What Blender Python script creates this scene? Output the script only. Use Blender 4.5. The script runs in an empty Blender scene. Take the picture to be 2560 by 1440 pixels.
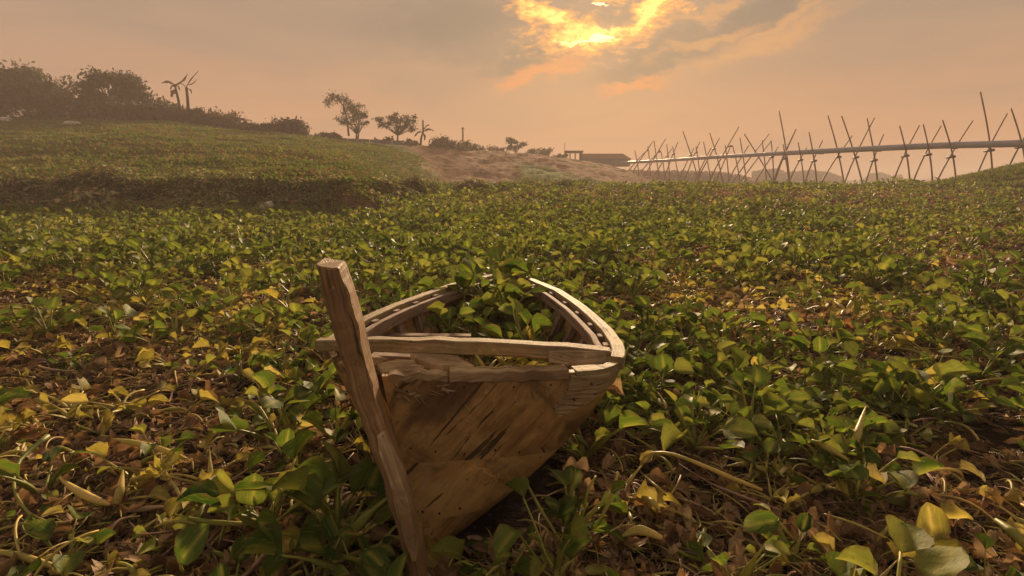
import bpy, math, random
import numpy as np
from mathutils import Vector, Matrix, Euler, noise as mnoise

R = math.radians
random.seed(7)
rng = np.random.default_rng(7)
S = bpy.context.scene
COL = S.collection

# ------------------------------------------------------------------ camera
CAM_Z = 1.3
TILT = 10.5
FPX = 1400.0                      # focal length in pixels of the 2560 px wide photograph
cam_data = bpy.data.cameras.new('camera')
cam_data.sensor_width = 36.0
cam_data.lens = FPX / 2560.0 * 36.0
cam_data.clip_start = 0.05
cam_data.clip_end = 9000
cam = bpy.data.objects.new('camera', cam_data)
cam.location = (0, 0, CAM_Z)
cam.rotation_euler = (R(90 - TILT), 0, 0)
COL.objects.link(cam)
S.camera = cam

CT, ST = math.cos(R(TILT)), math.sin(R(TILT))
def ray(px, py):
    u, v = px - 1280.0, py - 720.0
    return u, FPX * CT - v * ST, -FPX * ST - v * CT
def W(px, py, D):                 # point seen at that pixel, D metres ahead
    x, y, z = ray(px, py)
    return Vector((x / y * D, D, CAM_Z + z / y * D))
def proj(x, y, z):
    dz = z - CAM_Z
    f = y * CT - dz * ST
    if f <= 0.01: return (-9999, -9999)
    up = y * ST + dz * CT
    return (1280 + FPX * x / f, 720 - FPX * up / f)

# ------------------------------------------------------------------ sky and light
def dirang(px, py):
    x, y, z = ray(px, py)
    return math.atan2(x, y), math.atan2(z, math.hypot(x, y))
SUN_AZ, SUN_EL = dirang(1490, 40)
world = bpy.data.worlds.new('World')
S.world = world
world.use_nodes = True
wn = world.node_tree
wn.nodes.clear()
class NT:
    def __init__(s, tree): s.t = tree
    def n(s, kind, **kw):
        nd = s.t.nodes.new(kind)
        for k, v in kw.items():
            setattr(nd, k, v)
        return nd
    def set(s, sock, v):
        if isinstance(v, bpy.types.NodeSocket): s.t.links.new(v, sock)
        elif v is not None: sock.default_value = v
    def math(s, op, a, b=None, c=None, clamp=False):
        nd = s.n('ShaderNodeMath', operation=op, use_clamp=clamp)
        s.set(nd.inputs[0], a); s.set(nd.inputs[1], b)
        if c is not None: s.set(nd.inputs[2], c)
        return nd.outputs[0]
    def mix(s, f, a, b, blend='MIX'):
        nd = s.n('ShaderNodeMix', data_type='RGBA', blend_type=blend)
        s.set(nd.inputs[0], f)
        for i, v in ((6, a), (7, b)):
            s.set(nd.inputs[i], tuple(v) + (1,) if isinstance(v, (tuple, list)) and len(v) == 3 else v)
        return nd.outputs[2]
    def noise(s, vec, scale, detail=4, rough=0.55, dist=0.0, out=0):
        nd = s.n('ShaderNodeTexNoise')
        s.set(nd.inputs['Vector'], vec); nd.inputs['Scale'].default_value = scale
        nd.inputs['Detail'].default_value = detail; nd.inputs['Roughness'].default_value = rough
        nd.inputs['Distortion'].default_value = dist
        return nd.outputs[out]
    def ramp(s, f, lo, hi, a=0.0, b=1.0, smooth=True):
        nd = s.n('ShaderNodeMapRange', interpolation_type='SMOOTHSTEP' if smooth else 'LINEAR')
        s.set(nd.inputs[0], f)
        for i, v in enumerate((lo, hi, a, b)): nd.inputs[i + 1].default_value = v
        return nd.outputs[0]
    def vscale(s, v, k):
        nd = s.n('ShaderNodeVectorMath', operation='MULTIPLY')
        s.set(nd.inputs[0], v); nd.inputs[1].default_value = k
        return nd.outputs[0]
T = NT(wn)
tc = T.n('ShaderNodeTexCoord')
sep = T.n('ShaderNodeSeparateXYZ'); wn.links.new(tc.outputs['Generated'], sep.inputs[0])
az = T.math('ARCTAN2', sep.outputs[0], sep.outputs[1])
el = T.math('ARCSINE', sep.outputs[2])
ae = T.n('ShaderNodeCombineXYZ'); T.set(ae.inputs[0], az); T.set(ae.inputs[1], T.math('MULTIPLY', el, 2.2))
aev = ae.outputs[0]
# low frequency distortion of the cloud edges
wob = T.noise(aev, 7.0, 5, 0.6, 0, out=1)
ws = T.n('ShaderNodeSeparateColor'); T.set(ws.inputs[0], wob)
fine = T.noise(aev, 26.0, 6, 0.65, 0, out=1)
fs = T.n('ShaderNodeSeparateColor'); T.set(fs.inputs[0], fine)
azd = T.math('ADD', az, T.math('ADD', T.math('MULTIPLY', T.math('SUBTRACT', ws.outputs[0], 0.5), 0.16), T.math('MULTIPLY', T.math('SUBTRACT', fs.outputs[0], 0.5), 0.07)))
eld = T.math('ADD', el, T.math('ADD', T.math('MULTIPLY', T.math('SUBTRACT', ws.outputs[1], 0.5), 0.07), T.math('MULTIPLY', T.math('SUBTRACT', fs.outputs[1], 0.5), 0.045)))
def lobe(px, py, wx, wy, rot, a=None, e=None, p=1.0):
    a0, e0 = dirang(px, py)
    a1 = dirang(px + wx, py)[0] - a0; e1 = e0 - dirang(px, py + wy)[1]
    c, s_ = math.cos(R(rot)), math.sin(R(rot))
    da = T.math('SUBTRACT', azd if a is None else a, a0); de = T.math('SUBTRACT', eld if e is None else e, e0)
    u = T.math('ADD', T.math('MULTIPLY', da, c / a1), T.math('MULTIPLY', de, s_ / a1))
    v = T.math('ADD', T.math('MULTIPLY', da, -s_ / e1), T.math('MULTIPLY', de, c / e1))
    r2 = T.math('ADD', T.math('MULTIPLY', u, u), T.math('MULTIPLY', v, v))
    return T.math('EXPONENT', T.math('MULTIPLY', r2, -p))
# angle to the sun
sd = (math.sin(SUN_AZ) * math.cos(SUN_EL), math.cos(SUN_AZ) * math.cos(SUN_EL), math.sin(SUN_EL))
dt = T.n('ShaderNodeVectorMath', operation='DOT_PRODUCT'); wn.links.new(tc.outputs['Generated'], dt.inputs[0]); dt.inputs[1].default_value = sd
sunny = T.ramp(dt.outputs['Value'], -0.6, 1.0)
glow = T.math('POWER', T.math('MAXIMUM', dt.outputs['Value'], 0.0), 9.0)
hi = T.ramp(el, -0.02, 0.5)
low_col = T.mix(sunny, (0.42, 0.285, 0.22), (0.58, 0.295, 0.16))
high_col = T.mix(sunny, (0.35, 0.28, 0.24), (0.36, 0.255, 0.18))
base = T.mix(T.ramp(el, 0.0, 0.36), low_col, high_col)
# broad soft veils
veil = T.ramp(T.noise(T.vscale(aev, (1.0, 2.2, 1.0)), 2.6, 5, 0.55, 0.6), 0.38, 0.68)
base = T.mix(T.math('MULTIPLY', veil, 0.42), base, (0.29, 0.22, 0.165))
pink = T.math('MULTIPLY', T.ramp(T.noise(T.vscale(aev, (1.0, 3.0, 1.0)), 3.1, 3, 0.5, 0.3), 0.45, 0.7), T.ramp(el, 0.24, 0.02))
base = T.mix(T.math('MULTIPLY', pink, 0.5), base, (0.54, 0.27, 0.15))
# grey cloud bank round the opening
bank = T.math('MAXIMUM', lobe(1640, 150, 170, 45, 14), lobe(1860, 40, 330, 45, 17))
bank = T.math('MAXIMUM', bank, lobe(1150, 60, 230, 90, 0))
bank = T.math('MAXIMUM', bank, lobe(1300, 150, 130, 40, 10))
base = T.mix(T.math('MULTIPLY', T.ramp(bank, 0.0, 1.0), 0.85), base, (0.245, 0.185, 0.14))
# orange wisps
def wisp(m, lo, hi_, k, col, bs):
    return T.mix(T.math('MULTIPLY', T.ramp(m, lo, hi_), k), bs, col)
w1 = T.math('MAXIMUM', lobe(1350, 175, 120, 22, 12), lobe(1590, 205, 90, 16, 8))
w1 = T.math('MAXIMUM', w1, lobe(1290, 210, 60, 20, 20))
base = wisp(w1, 0.02, 1.0, 0.9, (0.74, 0.29, 0.12), base)
w2 = T.math('MAXIMUM', lobe(1760, 95, 150, 20, 17), lobe(1950, 50, 230, 22, 18))
w2 = T.math('MAXIMUM', w2, lobe(1900, 105, 270, 30, 16))
w2 = T.math('MAXIMUM', w2, lobe(1780, 10, 180, 18, 18))
base = wisp(w2, 0.08, 1.05, 0.75, (0.66, 0.33, 0.14), base)
# the bright broken opening
op = T.math('MAXIMUM', lobe(1470, 88, 160, 52, 6), lobe(1365, 46, 110, 42, -14))
op = T.math('MAXIMUM', op, lobe(1635, 22, 115, 58, 38))
op = T.math('MAXIMUM', op, lobe(1560, -50, 110, 42, 8))
tex = T.noise(aev, 34.0, 6, 0.7, 0.4)
opn = T.math('ADD', op, T.math('MULTIPLY', T.math('SUBTRACT', tex, 0.5), 1.5))
base = T.mix(T.ramp(opn, 0.22, 0.74), base, (1.05, 0.44, 0.12))
base = T.mix(T.ramp(opn, 0.55, 1.05), base, (2.0, 0.95, 0.25))
core = T.math('MAXIMUM', lobe(1480, 100, 140, 18, 10), lobe(1515, 0, 34, 12, 0))
base = T.mix(T.ramp(T.math('ADD', core, T.math('MULTIPLY', T.math('SUBTRACT', tex, 0.5), 1.0)), 0.55, 1.0), base, (3.0, 1.75, 0.70))
dark = T.math('ADD', lobe(1535, 42, 95, 26, 10), T.math('MULTIPLY', T.math('SUBTRACT', fs.outputs[2], 0.5), 0.9))
base = T.mix(T.math('MULTIPLY', T.ramp(dark, 0.45, 0.75), 0.85), base, (0.36, 0.25, 0.17))
# glow round the sun
ad = T.n('ShaderNodeMix', data_type='RGBA', blend_type='ADD'); T.set(ad.inputs[0], T.math('MULTIPLY', glow, 0.015))
T.set(ad.inputs[6], base); ad.inputs[7].default_value = (1.0, 0.55, 0.18, 1)
base = ad.outputs[2]
sky = T.n('ShaderNodeTexSky', sky_type='NISHITA')
sky.sun_disc = False; sky.sun_elevation = SUN_EL; sky.sun_rotation = SUN_AZ
sky.air_density = 2.0; sky.dust_density = 3.0; sky.ozone_density = 1.0
bg1 = T.n('ShaderNodeBackground'); T.set(bg1.inputs[0], sky.outputs[0]); bg1.inputs[1].default_value = 0.05
bg2 = T.n('ShaderNodeBackground'); T.set(bg2.inputs[0], base); bg2.inputs[1].default_value = 0.62
mx = T.n('ShaderNodeMixShader'); mx.inputs[0].default_value = 0.965
wn.links.new(bg1.outputs[0], mx.inputs[1]); wn.links.new(bg2.outputs[0], mx.inputs[2])
wo = T.n('ShaderNodeOutputWorld'); wn.links.new(mx.outputs[0], wo.inputs[0])
world.cycles.sampling_method = 'MANUAL'; world.cycles.sample_map_resolution = 1024

sun_data = bpy.data.lights.new('sun', 'SUN')
sun_data.energy = 5.0
sun_data.angle = R(7)
sun_data.color = (1.0, 0.70, 0.42)
sun = bpy.data.objects.new('sun', sun_data)
sun.rotation_euler = Vector(sd).to_track_quat('Z', 'Y').to_euler()
sun.location = (0, 0, 30)
COL.objects.link(sun)

S.view_settings.view_transform = 'Standard'
S.view_settings.look = 'None'
S.view_settings.exposure = 0.85
S.view_settings.gamma = 1.0
S.view_settings.use_curve_mapping = False
S.cycles.use_denoising = True
S.cycles.max_bounces = 8
S.cycles.transparent_max_bounces = 8
S.cycles.volume_bounces = 0
S.cycles.volume_step_rate = 4.0
S.cycles.sample_clamp_indirect = 6.0
S.cycles.use_adaptive_sampling = True
S.cycles.adaptive_threshold = 0.01

# ------------------------------------------------------------------ helpers
def tag(o, label=None, cat=None, group=None, kind=None):
    if label: o['label'] = label
    if cat: o['category'] = cat
    if group: o['group'] = group
    if kind: o['kind'] = kind
    return o
def empty(name, loc, rz=0.0):
    o = bpy.data.objects.new(name, None)
    o.location = loc; o.rotation_euler = (0, 0, rz); o.empty_display_size = 0.1
    COL.objects.link(o)
    return o

class MB:
    """collects vertices and faces; g = grain coordinate, c = tone stored per vertex"""
    def __init__(s): s.v = []; s.f = []; s.g = []; s.c = []; s.m = []
    def add(s, vs, fs, g=None, c=0.5, m=0):
        b = len(s.v)
        s.v += [tuple(p) for p in vs]
        s.g += [tuple(x) for x in g] if g is not None else [tuple(p) for p in vs]
        s.c += list(c) if hasattr(c, '__len__') else [c] * len(vs)
        s.f += [tuple(i + b for i in f) for f in fs]
        s.m += [m] * len(fs)
    def tube(s, pts, rad, sides=6, c=0.5, m=0, caps=True):
        pts = [Vector(p) for p in pts]
        n = len(pts)
        rad = rad if hasattr(rad, '__len__') else [rad] * n
        t0 = (pts[1] - pts[0]).normalized()
        ref = Vector((0, 0, 1)) if abs(t0.z) < 0.9 else Vector((1, 0, 0))
        a = t0.cross(ref).normalized()
        vs, gs, L = [], [], 0.0
        for i, p in enumerate(pts):
            t = (pts[min(i + 1, n - 1)] - pts[max(i - 1, 0)]).normalized()
            a = (a - t * a.dot(t)).normalized(); b = t.cross(a)
            if i: L += (p - pts[i - 1]).length
            for k in range(sides):
                th = 2 * math.pi * k / sides
                vs.append(p + (a * math.cos(th) + b * math.sin(th)) * rad[i]); gs.append((L, th * rad[i], 0))
        fs = [(i * sides + k, i * sides + (k + 1) % sides, (i + 1) * sides + (k + 1) % sides, (i + 1) * sides + k) for i in range(n - 1) for k in range(sides)]
        if caps:
            fs.append(tuple(range(sides))[::-1]); fs.append(tuple((n - 1) * sides + k for k in range(sides)))
        cc = c
        if hasattr(c, '__len__'): cc = [c[i] for i in range(n) for _ in range(sides)]
        s.add(vs, fs, gs, cc, m)
    def sweep(s, secs, c=0.5, m=0):
        """secs: list of 4-corner loops (world points); closed bar"""
        vs, gs, L = [], [], 0.0
        n = len(secs); k = len(secs[0])
        for i, q in enumerate(secs):
            if i: L += (Vector(q[0]) - Vector(secs[i - 1][0])).length
            per = 0
            for j, p in enumerate(q):
                if j: per += (Vector(p) - Vector(q[j - 1])).length
                vs.append(p); gs.append((L, per, 0))
        fs = [(i * k + j, i * k + (j + 1) % k, (i + 1) * k + (j + 1) % k, (i + 1) * k + j) for i in range(n - 1) for j in range(k)]
        fs.append(tuple(range(k))[::-1]); fs.append(tuple((n - 1) * k + j for j in range(k)))
        s.add(vs, fs, gs, c, m)
    def box(s, c0, size, rot=None, c=0.5, m=0):
        sx, sy, sz = [q / 2 for q in size]
        P = [Vector((x, y, z)) for x in (-sx, sx) for y in (-sy, sy) for z in (-sz, sz)]
        g = [tuple(p) for p in P]
        if rot: P = [rot @ p for p in P]
        P = [p + Vector(c0) for p in P]
        s.add(P, [(0, 1, 3, 2), (4, 6, 7, 5), (0, 4, 5, 1), (2, 3, 7, 6), (0, 2, 6, 4), (1, 5, 7, 3)], g, c, m)
    def mesh(s, name, mats, smooth=True, origin=(0, 0, 0)):
        me = bpy.data.meshes.new(name)
        o = Vector(origin)
        me.from_pydata([(p[0] - o.x, p[1] - o.y, p[2] - o.z) for p in s.v], [], s.f)
        for m_ in (mats if isinstance(mats, (list, tuple)) else [mats]): me.materials.append(m_)
        if s.m: me.polygons.foreach_set('material_index', s.m)
        at = me.attributes.new('grain', 'FLOAT_VECTOR', 'POINT'); at.data.foreach_set('vector', np.array(s.g, dtype=np.float32).ravel())
        at = me.attributes.new('tone', 'FLOAT', 'POINT'); at.data.foreach_set('value', np.array(s.c, dtype=np.float32))
        if smooth: me.polygons.foreach_set('use_smooth', [True] * len(me.polygons))
        me.update()
        return me
    def build(s, name, mats, parent=None, smooth=False, bevel=0.0, world=True):
        """geometry is in world coordinates; a parented object gets local coordinates"""
        org = (0, 0, 0)
        if parent is not None and world:
            q = parent; org = Vector((0, 0, 0))
            while q is not None: org = org + q.location; q = q.parent
        me = s.mesh(name, mats, smooth, org)
        o = bpy.data.objects.new(name, me); COL.objects.link(o)
        if parent is not None: o.parent = parent
        if bevel:
            b = o.modifiers.new('edge', 'BEVEL'); b.width = bevel; b.segments = 1; b.limit_method = 'ANGLE'
        return o

# ------------------------------------------------------------------ materials
def mat(name):
    m = bpy.data.materials.new(name); m.use_nodes = True
    m.node_tree.nodes.clear()
    return m, NT(m.node_tree)
def attr(t, name, out):
    a = t.n('ShaderNodeAttribute', attribute_name=name); return a.outputs[out]
def finish(t, col, rough=0.6, spec=0.5, bump=None, bstr=0.3, bdist=0.01, trans=0.0, tcol=None, metallic=0.0):
    p = t.n('ShaderNodeBsdfPrincipled')
    t.set(p.inputs['Base Color'], tuple(col) + (1,) if isinstance(col, tuple) and len(col) == 3 else col)
    t.set(p.inputs['Roughness'], rough); t.set(p.inputs['Specular IOR Level'], spec); p.inputs['Metallic'].default_value = metallic
    nrm = None
    if bump is not None:
        b = t.n('ShaderNodeBump'); b.inputs['Strength'].default_value = bstr; b.inputs['Distance'].default_value = bdist
        t.set(b.inputs['Height'], bump); nrm = b.outputs[0]; t.set(p.inputs['Normal'], nrm)
    out = p.outputs[0]
    if trans > 0:
        tr = t.n('ShaderNodeBsdfTranslucent'); t.set(tr.inputs[0], tcol if tcol is not None else col)
        if nrm is not None: t.set(tr.inputs[1], nrm)
        m = t.n('ShaderNodeMixShader'); m.inputs[0].default_value = trans
        t.t.links.new(out, m.inputs[1]); t.t.links.new(tr.outputs[0], m.inputs[2]); out = m.outputs[0]
    o = t.n('ShaderNodeOutputMaterial'); t.t.links.new(out, o.inputs[0])

def wood(name, ca, cb, cc, seed=0.0, rough=0.75, moss=0.0, bstr=0.6, stain=False, aniso=60):
    m, t = mat(name)
    g = attr(t, 'grain', 1)
    oi = t.n('ShaderNodeObjectInfo')
    off = t.n('ShaderNodeVectorMath', operation='ADD'); t.set(off.inputs[0], g)
    cv = t.n('ShaderNodeCombineXYZ'); t.set(cv.inputs[2], t.math('MULTIPLY', oi.outputs['Random'], 13.0)); cv.inputs[0].default_value = seed
    t.set(off.inputs[1], cv.outputs[0]); g = off.outputs[0]
    streak = t.noise(t.vscale(g, (2.2, aniso, 1)), 1.6, 6, 0.65, 0.4)
    blot = t.noise(g, 5.0, 5, 0.6, 0.5)
    fine_ = t.noise(t.vscale(g, (10, aniso * 2.7, 1)), 1.5, 4, 0.6)
    c1 = t.mix(t.ramp(streak, 0.32, 0.68), ca, cb)
    c1 = t.mix(t.ramp(blot, 0.42, 0.66), c1, cc)
    spots = t.ramp(t.noise(g, 28.0, 4, 0.7, 0.3), 0.60, 0.72)
    c1 = t.mix(t.math('MULTIPLY', spots, 0.55), c1, (ca[0] * 0.3, ca[1] * 0.3, ca[2] * 0.3))
    crack = t.ramp(t.noise(t.vscale(g, (1.0, max(12, aniso * .55), 1)), 2.4, 4, 0.6, 0.8), 0.615, 0.66)
    grime = t.ramp(t.noise(g, 3.0, 6, 0.7, 0.9), 0.44, 0.64)
    c1 = t.mix(t.math('MULTIPLY', grime, 0.45), c1, (ca[0] * .42, ca[1] * .42, ca[2] * .42))
    c1 = t.mix(t.math('MULTIPLY', crack, 0.8), c1, (0.012, 0.007, 0.004))
    pale = t.ramp(t.noise(g, 11.0, 5, 0.65, 1.2), 0.63, 0.70)
    c1 = t.mix(t.math('MULTIPLY', pale, 0.5), c1, (cb[0] * 1.5, cb[1] * 1.45, cb[2] * 1.4))
    if moss:
        gm = t.n('ShaderNodeNewGeometry')
        sz = t.n('ShaderNodeSeparateXYZ'); t.set(sz.inputs[0], gm.outputs['Normal'])
        c1 = t.mix(t.math('MULTIPLY', t.ramp(t.noise(g, 9.0, 4), 0.45, 0.65), moss), c1, (0.16, 0.17, 0.06))
    if stain:
        gm2 = t.n('ShaderNodeNewGeometry'); s1 = t.noise(gm2.outputs['Position'], 3.2, 6, 0.62, 0.8)
        c1 = t.mix(t.math('MULTIPLY', t.ramp(s1, 0.46, 0.60), 0.75), c1, (0.06, 0.028, 0.013))
        s2 = t.noise(gm2.outputs['Position'], 9.0, 5, 0.7, 1.0)
        c1 = t.mix(t.math('MULTIPLY', t.ramp(s2, 0.60, 0.70), 0.6), c1, (0.36, 0.23, 0.115))
    hgt = t.math('SUBTRACT', t.math('ADD', t.math('MULTIPLY', streak, 0.6), t.math('MULTIPLY', fine_, 0.5)), t.math('MULTIPLY', crack, 1.2))
    hgt = t.math('ADD', hgt, t.math('MULTIPLY', blot, 0.8))
    finish(t, c1, rough, 0.35, hgt, bstr, 0.012)
    return m
M = {}
M['hull'] = wood('hull_wood', (0.22, 0.115, 0.036), (0.50, 0.295, 0.098), (0.42, 0.265, 0.092), 1.0, 0.6, bstr=1.0, stain=True, aniso=16)
M['dark'] = wood('gap_shade_nail_wood', (0.03, 0.016, 0.009), (0.07, 0.038, 0.02), (0.05, 0.028, 0.015), 9.0, 0.7)  # nails' own dark; on the bar behind the post it paints the gap's shade
M['rail'] = wood('rail_wood', (0.22, 0.14, 0.065), (0.46, 0.33, 0.17), (0.32, 0.25, 0.11), 2.0, 0.7, moss=0.35)
M['post'] = wood('post_wood', (0.17, 0.09, 0.036), (0.42, 0.265, 0.12), (0.28, 0.165, 0.07), 3.0, 0.68)
M['split'] = wood('split_wood', (0.34, 0.225, 0.11), (0.60, 0.44, 0.24), (0.24, 0.15, 0.07), 4.0, 0.8)
M['inner'] = wood('inner_wood', (0.19, 0.12, 0.08), (0.36, 0.25, 0.17), (0.24, 0.155, 0.10), 5.0, 0.8)
M['bamboo'] = wood('bamboo', (0.16, 0.085, 0.04), (0.28, 0.155, 0.07), (0.20, 0.12, 0.055), 6.0, 0.6, bstr=0.2)

def leafmat(name, cols, rough, trans, patch, dirt=0.3, spec=0.22):
    """cols: dark, mid, light, odd; patch: how much the place decides"""
    m, t = mat(name)
    oi = t.n('ShaderNodeObjectInfo'); geo = t.n('ShaderNodeNewGeometry')
    rnd = oi.outputs['Random']
    pos = geo.outputs['Position']
    place = t.noise(pos, 0.45, 4, 0.6)
    f = t.math('ADD', t.math('MULTIPLY', rnd, 1.0 - patch), t.math('MULTIPLY', t.ramp(place, 0.3, 0.7), patch))
    ti = t.noise(pos, 14.0, 3, 0.6)
    f = t.math('ADD', f, t.math('MULTIPLY', t.math('SUBTRACT', ti, 0.5), 0.5), clamp=True)
    c1 = t.mix(t.ramp(f, 0.0, 0.5), cols[0], cols[1])
    c1 = t.mix(t.ramp(f, 0.5, 1.0), c1, cols[2])
    odd = t.ramp(t.noise(pos, 2.7, 3, 0.6), 0.60, 0.72)
    c1 = t.mix(t.math('MULTIPLY', odd, 0.8), c1, cols[3])
    tone = attr(t, 'tone', 2)
    c1 = t.mix(t.ramp(tone, 0.5, 1.0), c1, (cols[2][0] * 1.5, cols[2][1] * 1.4, cols[2][2] * 1.3))
    edge = t.math('MULTIPLY', t.ramp(tone, 0.35, 0.0), t.ramp(t.noise(pos, 25.0, 4, 0.6), 0.35, 0.6))
    c1 = t.mix(t.math('MULTIPLY', edge, 0.8), c1, (0.13, 0.075, 0.03))
    sp = t.ramp(t.noise(pos, 70.0, 3, 0.6), 0.60, 0.70)
    c1 = t.mix(t.math('MULTIPLY', sp, dirt), c1, (0.09, 0.055, 0.025))
    gr_ = attr(t, 'grain', 1); vein = t.noise(t.vscale(gr_, (14, 190, 1)), 1.0, 3, 0.6)
    c1 = t.mix(t.math('MULTIPLY', t.ramp(vein, 0.52, 0.68), 0.28), c1, (cols[2][0] * 1.4, cols[2][1] * 1.35, cols[2][2] * 1.3))
    hsv = t.n('ShaderNodeHueSaturation'); t.set(hsv.inputs['Color'], c1); hsv.inputs['Saturation'].default_value = 1.1; hsv.inputs['Value'].default_value = 1.35
    finish(t, c1, rough, spec, t.math('ADD', t.noise(pos, 60.0, 3, 0.6), t.math('MULTIPLY', vein, 0.5)), 0.35, 0.004, trans, hsv.outputs[0])
    return m
M['green'] = leafmat('hyacinth_green', ((0.022, 0.055, 0.010), (0.095, 0.145, 0.025), (0.29, 0.285, 0.065), (0.25, 0.24, 0.11)), 0.6, 0.38, 0.3, 0.5, 0.14)
M['yellow'] = leafmat('hyacinth_yellow', ((0.20, 0.185, 0.04), (0.36, 0.30, 0.07), (0.52, 0.43, 0.15), (0.36, 0.20, 0.07)), 0.65, 0.38, 0.3)
M['brown'] = leafmat('hyacinth_brown', ((0.085, 0.042, 0.02), (0.25, 0.15, 0.075), (0.52, 0.37, 0.20), (0.30, 0.14, 0.06)), 0.65, 0.25, 0.3)
M['stalk'] = leafmat('stalk_green', ((0.11, 0.14, 0.025), (0.25, 0.26, 0.05), (0.42, 0.38, 0.10), (0.32, 0.26, 0.08)), 0.45, 0.2, 0.3, dirt=0.5)
M['stalk_y'] = leafmat('stalk_yellow', ((0.24, 0.22, 0.05), (0.42, 0.36, 0.09), (0.55, 0.43, 0.15), (0.42, 0.25, 0.09)), 0.45, 0.2, 0.3, dirt=0.6)
M['stalk_b'] = leafmat('stalk_brown', ((0.04, 0.020, 0.014), (0.15, 0.08, 0.055), (0.46, 0.31, 0.19), (0.28, 0.12, 0.10)), 0.6, 0.08, 0.2)
M['grass'] = leafmat('bank_grass', ((0.055, 0.11, 0.02), (0.10, 0.165, 0.034), (0.17, 0.21, 0.055), (0.18, 0.16, 0.05)), 0.8, 0.4, 0.6, 0.2, 0.1)
M['drygrass'] = leafmat('dry_grass', ((0.14, 0.10, 0.045), (0.20, 0.155, 0.065), (0.27, 0.215, 0.10), (0.16, 0.10, 0.045)), 0.8, 0.35, 0.5, 0.2, 0.1)
M['tree'] = leafmat('tree_leaves', ((0.022, 0.026, 0.010), (0.045, 0.046, 0.018), (0.07, 0.062, 0.024), (0.06, 0.045, 0.022)), 0.7, 0.25, 0.4)
M['scrub'] = leafmat('scrub_leaves', ((0.045, 0.032, 0.018), (0.075, 0.052, 0.028), (0.11, 0.076, 0.038), (0.065, 0.065, 0.022)), 0.7, 0.2, 0.4)
M['weed'] = leafmat('weed_leaves', ((0.05, 0.07, 0.02), (0.18, 0.20, 0.07), (0.50, 0.45, 0.24), (0.34, 0.22, 0.14)), 0.65, 0.42, 0.4)
M['bark'] = wood('bark', (0.05, 0.035, 0.025), (0.09, 0.06, 0.04), (0.07, 0.05, 0.035), 8.0, 0.9)

def simple(name, ca, cb, scale, rough=0.7, bstr=0.3, bd=0.02, spec=0.4):
    m, t = mat(name)
    tcn = t.n('ShaderNodeTexCoord')
    n1 = t.noise(tcn.outputs['Object'], scale, 6, 0.6, 0.3)
    finish(t, t.mix(t.ramp(n1, 0.35, 0.65), ca, cb), rough, spec, n1, bstr, bd)
    return m
M['pipe'] = simple('pipe_plastic', (0.24, 0.25, 0.31), (0.32, 0.32, 0.37), 1.2, 0.5)
M['rope'] = simple('rope', (0.04, 0.03, 0.03), (0.10, 0.07, 0.05), 20)
M['sack'] = simple('sack_cloth', (0.34, 0.30, 0.24), (0.62, 0.56, 0.46), 6)
M['wall'] = simple('grey_concrete', (0.11, 0.10, 0.10), (0.17, 0.15, 0.14), 0.8)
M['rust'] = simple('rust_sheet', (0.15, 0.05, 0.035), (0.21, 0.08, 0.05), 0.8)
M['shedwall'] = simple('shed_wall', (0.15, 0.12, 0.11), (0.22, 0.18, 0.15), 0.8)
M['plank'] = simple('grey_plank', (0.10, 0.06, 0.04), (0.16, 0.10, 0.06), 3)
m, t = mat('river_water'); geo = t.n('ShaderNodeNewGeometry')
finish(t, (0.05, 0.045, 0.035), 0.12, 0.5, t.noise(t.vscale(geo.outputs['Position'], (0.3, 1, 1)), 0.8, 4), 0.2, 0.1); M['water'] = m

m, t = mat('earth_and_turf'); geo = t.n('ShaderNodeNewGeometry'); pos = geo.outputs['Position']
zn = attr(t, 'zone', 1); zs = t.n('ShaderNodeSeparateXYZ'); t.set(zs.inputs[0], zn)
n_big = t.noise(t.vscale(pos, (0.35, 1.0, 1.0)), 0.35, 5, 0.6, 0.3)
n_mid = t.noise(pos, 2.0, 6, 0.65, 0.3); n_fine = t.noise(pos, 30.0, 6, 0.7)
mud = t.mix(t.ramp(n_mid, 0.35, 0.65), (0.012, 0.008, 0.006), (0.038, 0.025, 0.018))
mud = t.mix(t.ramp(n_fine, 0.5, 0.7), mud, (0.10, 0.066, 0.045))
turf = t.mix(t.ramp(n_big, 0.44, 0.56), (0.10, 0.135, 0.035), (0.26, 0.175, 0.075))
turf = t.mix(t.ramp(n_mid, 0.45, 0.75), turf, (0.16, 0.135, 0.05))
n_row = t.noise(t.vscale(pos, (0.5, 1.0, 2.2)), 1.3, 6, 0.65, 0.5)
earth = t.mix(t.ramp(n_row, 0.33, 0.67), (0.12, 0.062, 0.035), (0.34, 0.19, 0.11))
c1 = t.mix(zs.outputs[1], mud, turf); c1 = t.mix(zs.outputs[0], c1, earth)
c1 = t.mix(zs.outputs[2], c1, (0.11, 0.16, 0.03))
bh = t.math('ADD', t.math('MULTIPLY', n_fine, 0.12), t.math('MULTIPLY', n_row, 1.0))
finish(t, c1, 1.0, 0.02, bh, 1.0, 0.3); M['ground'] = m

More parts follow.
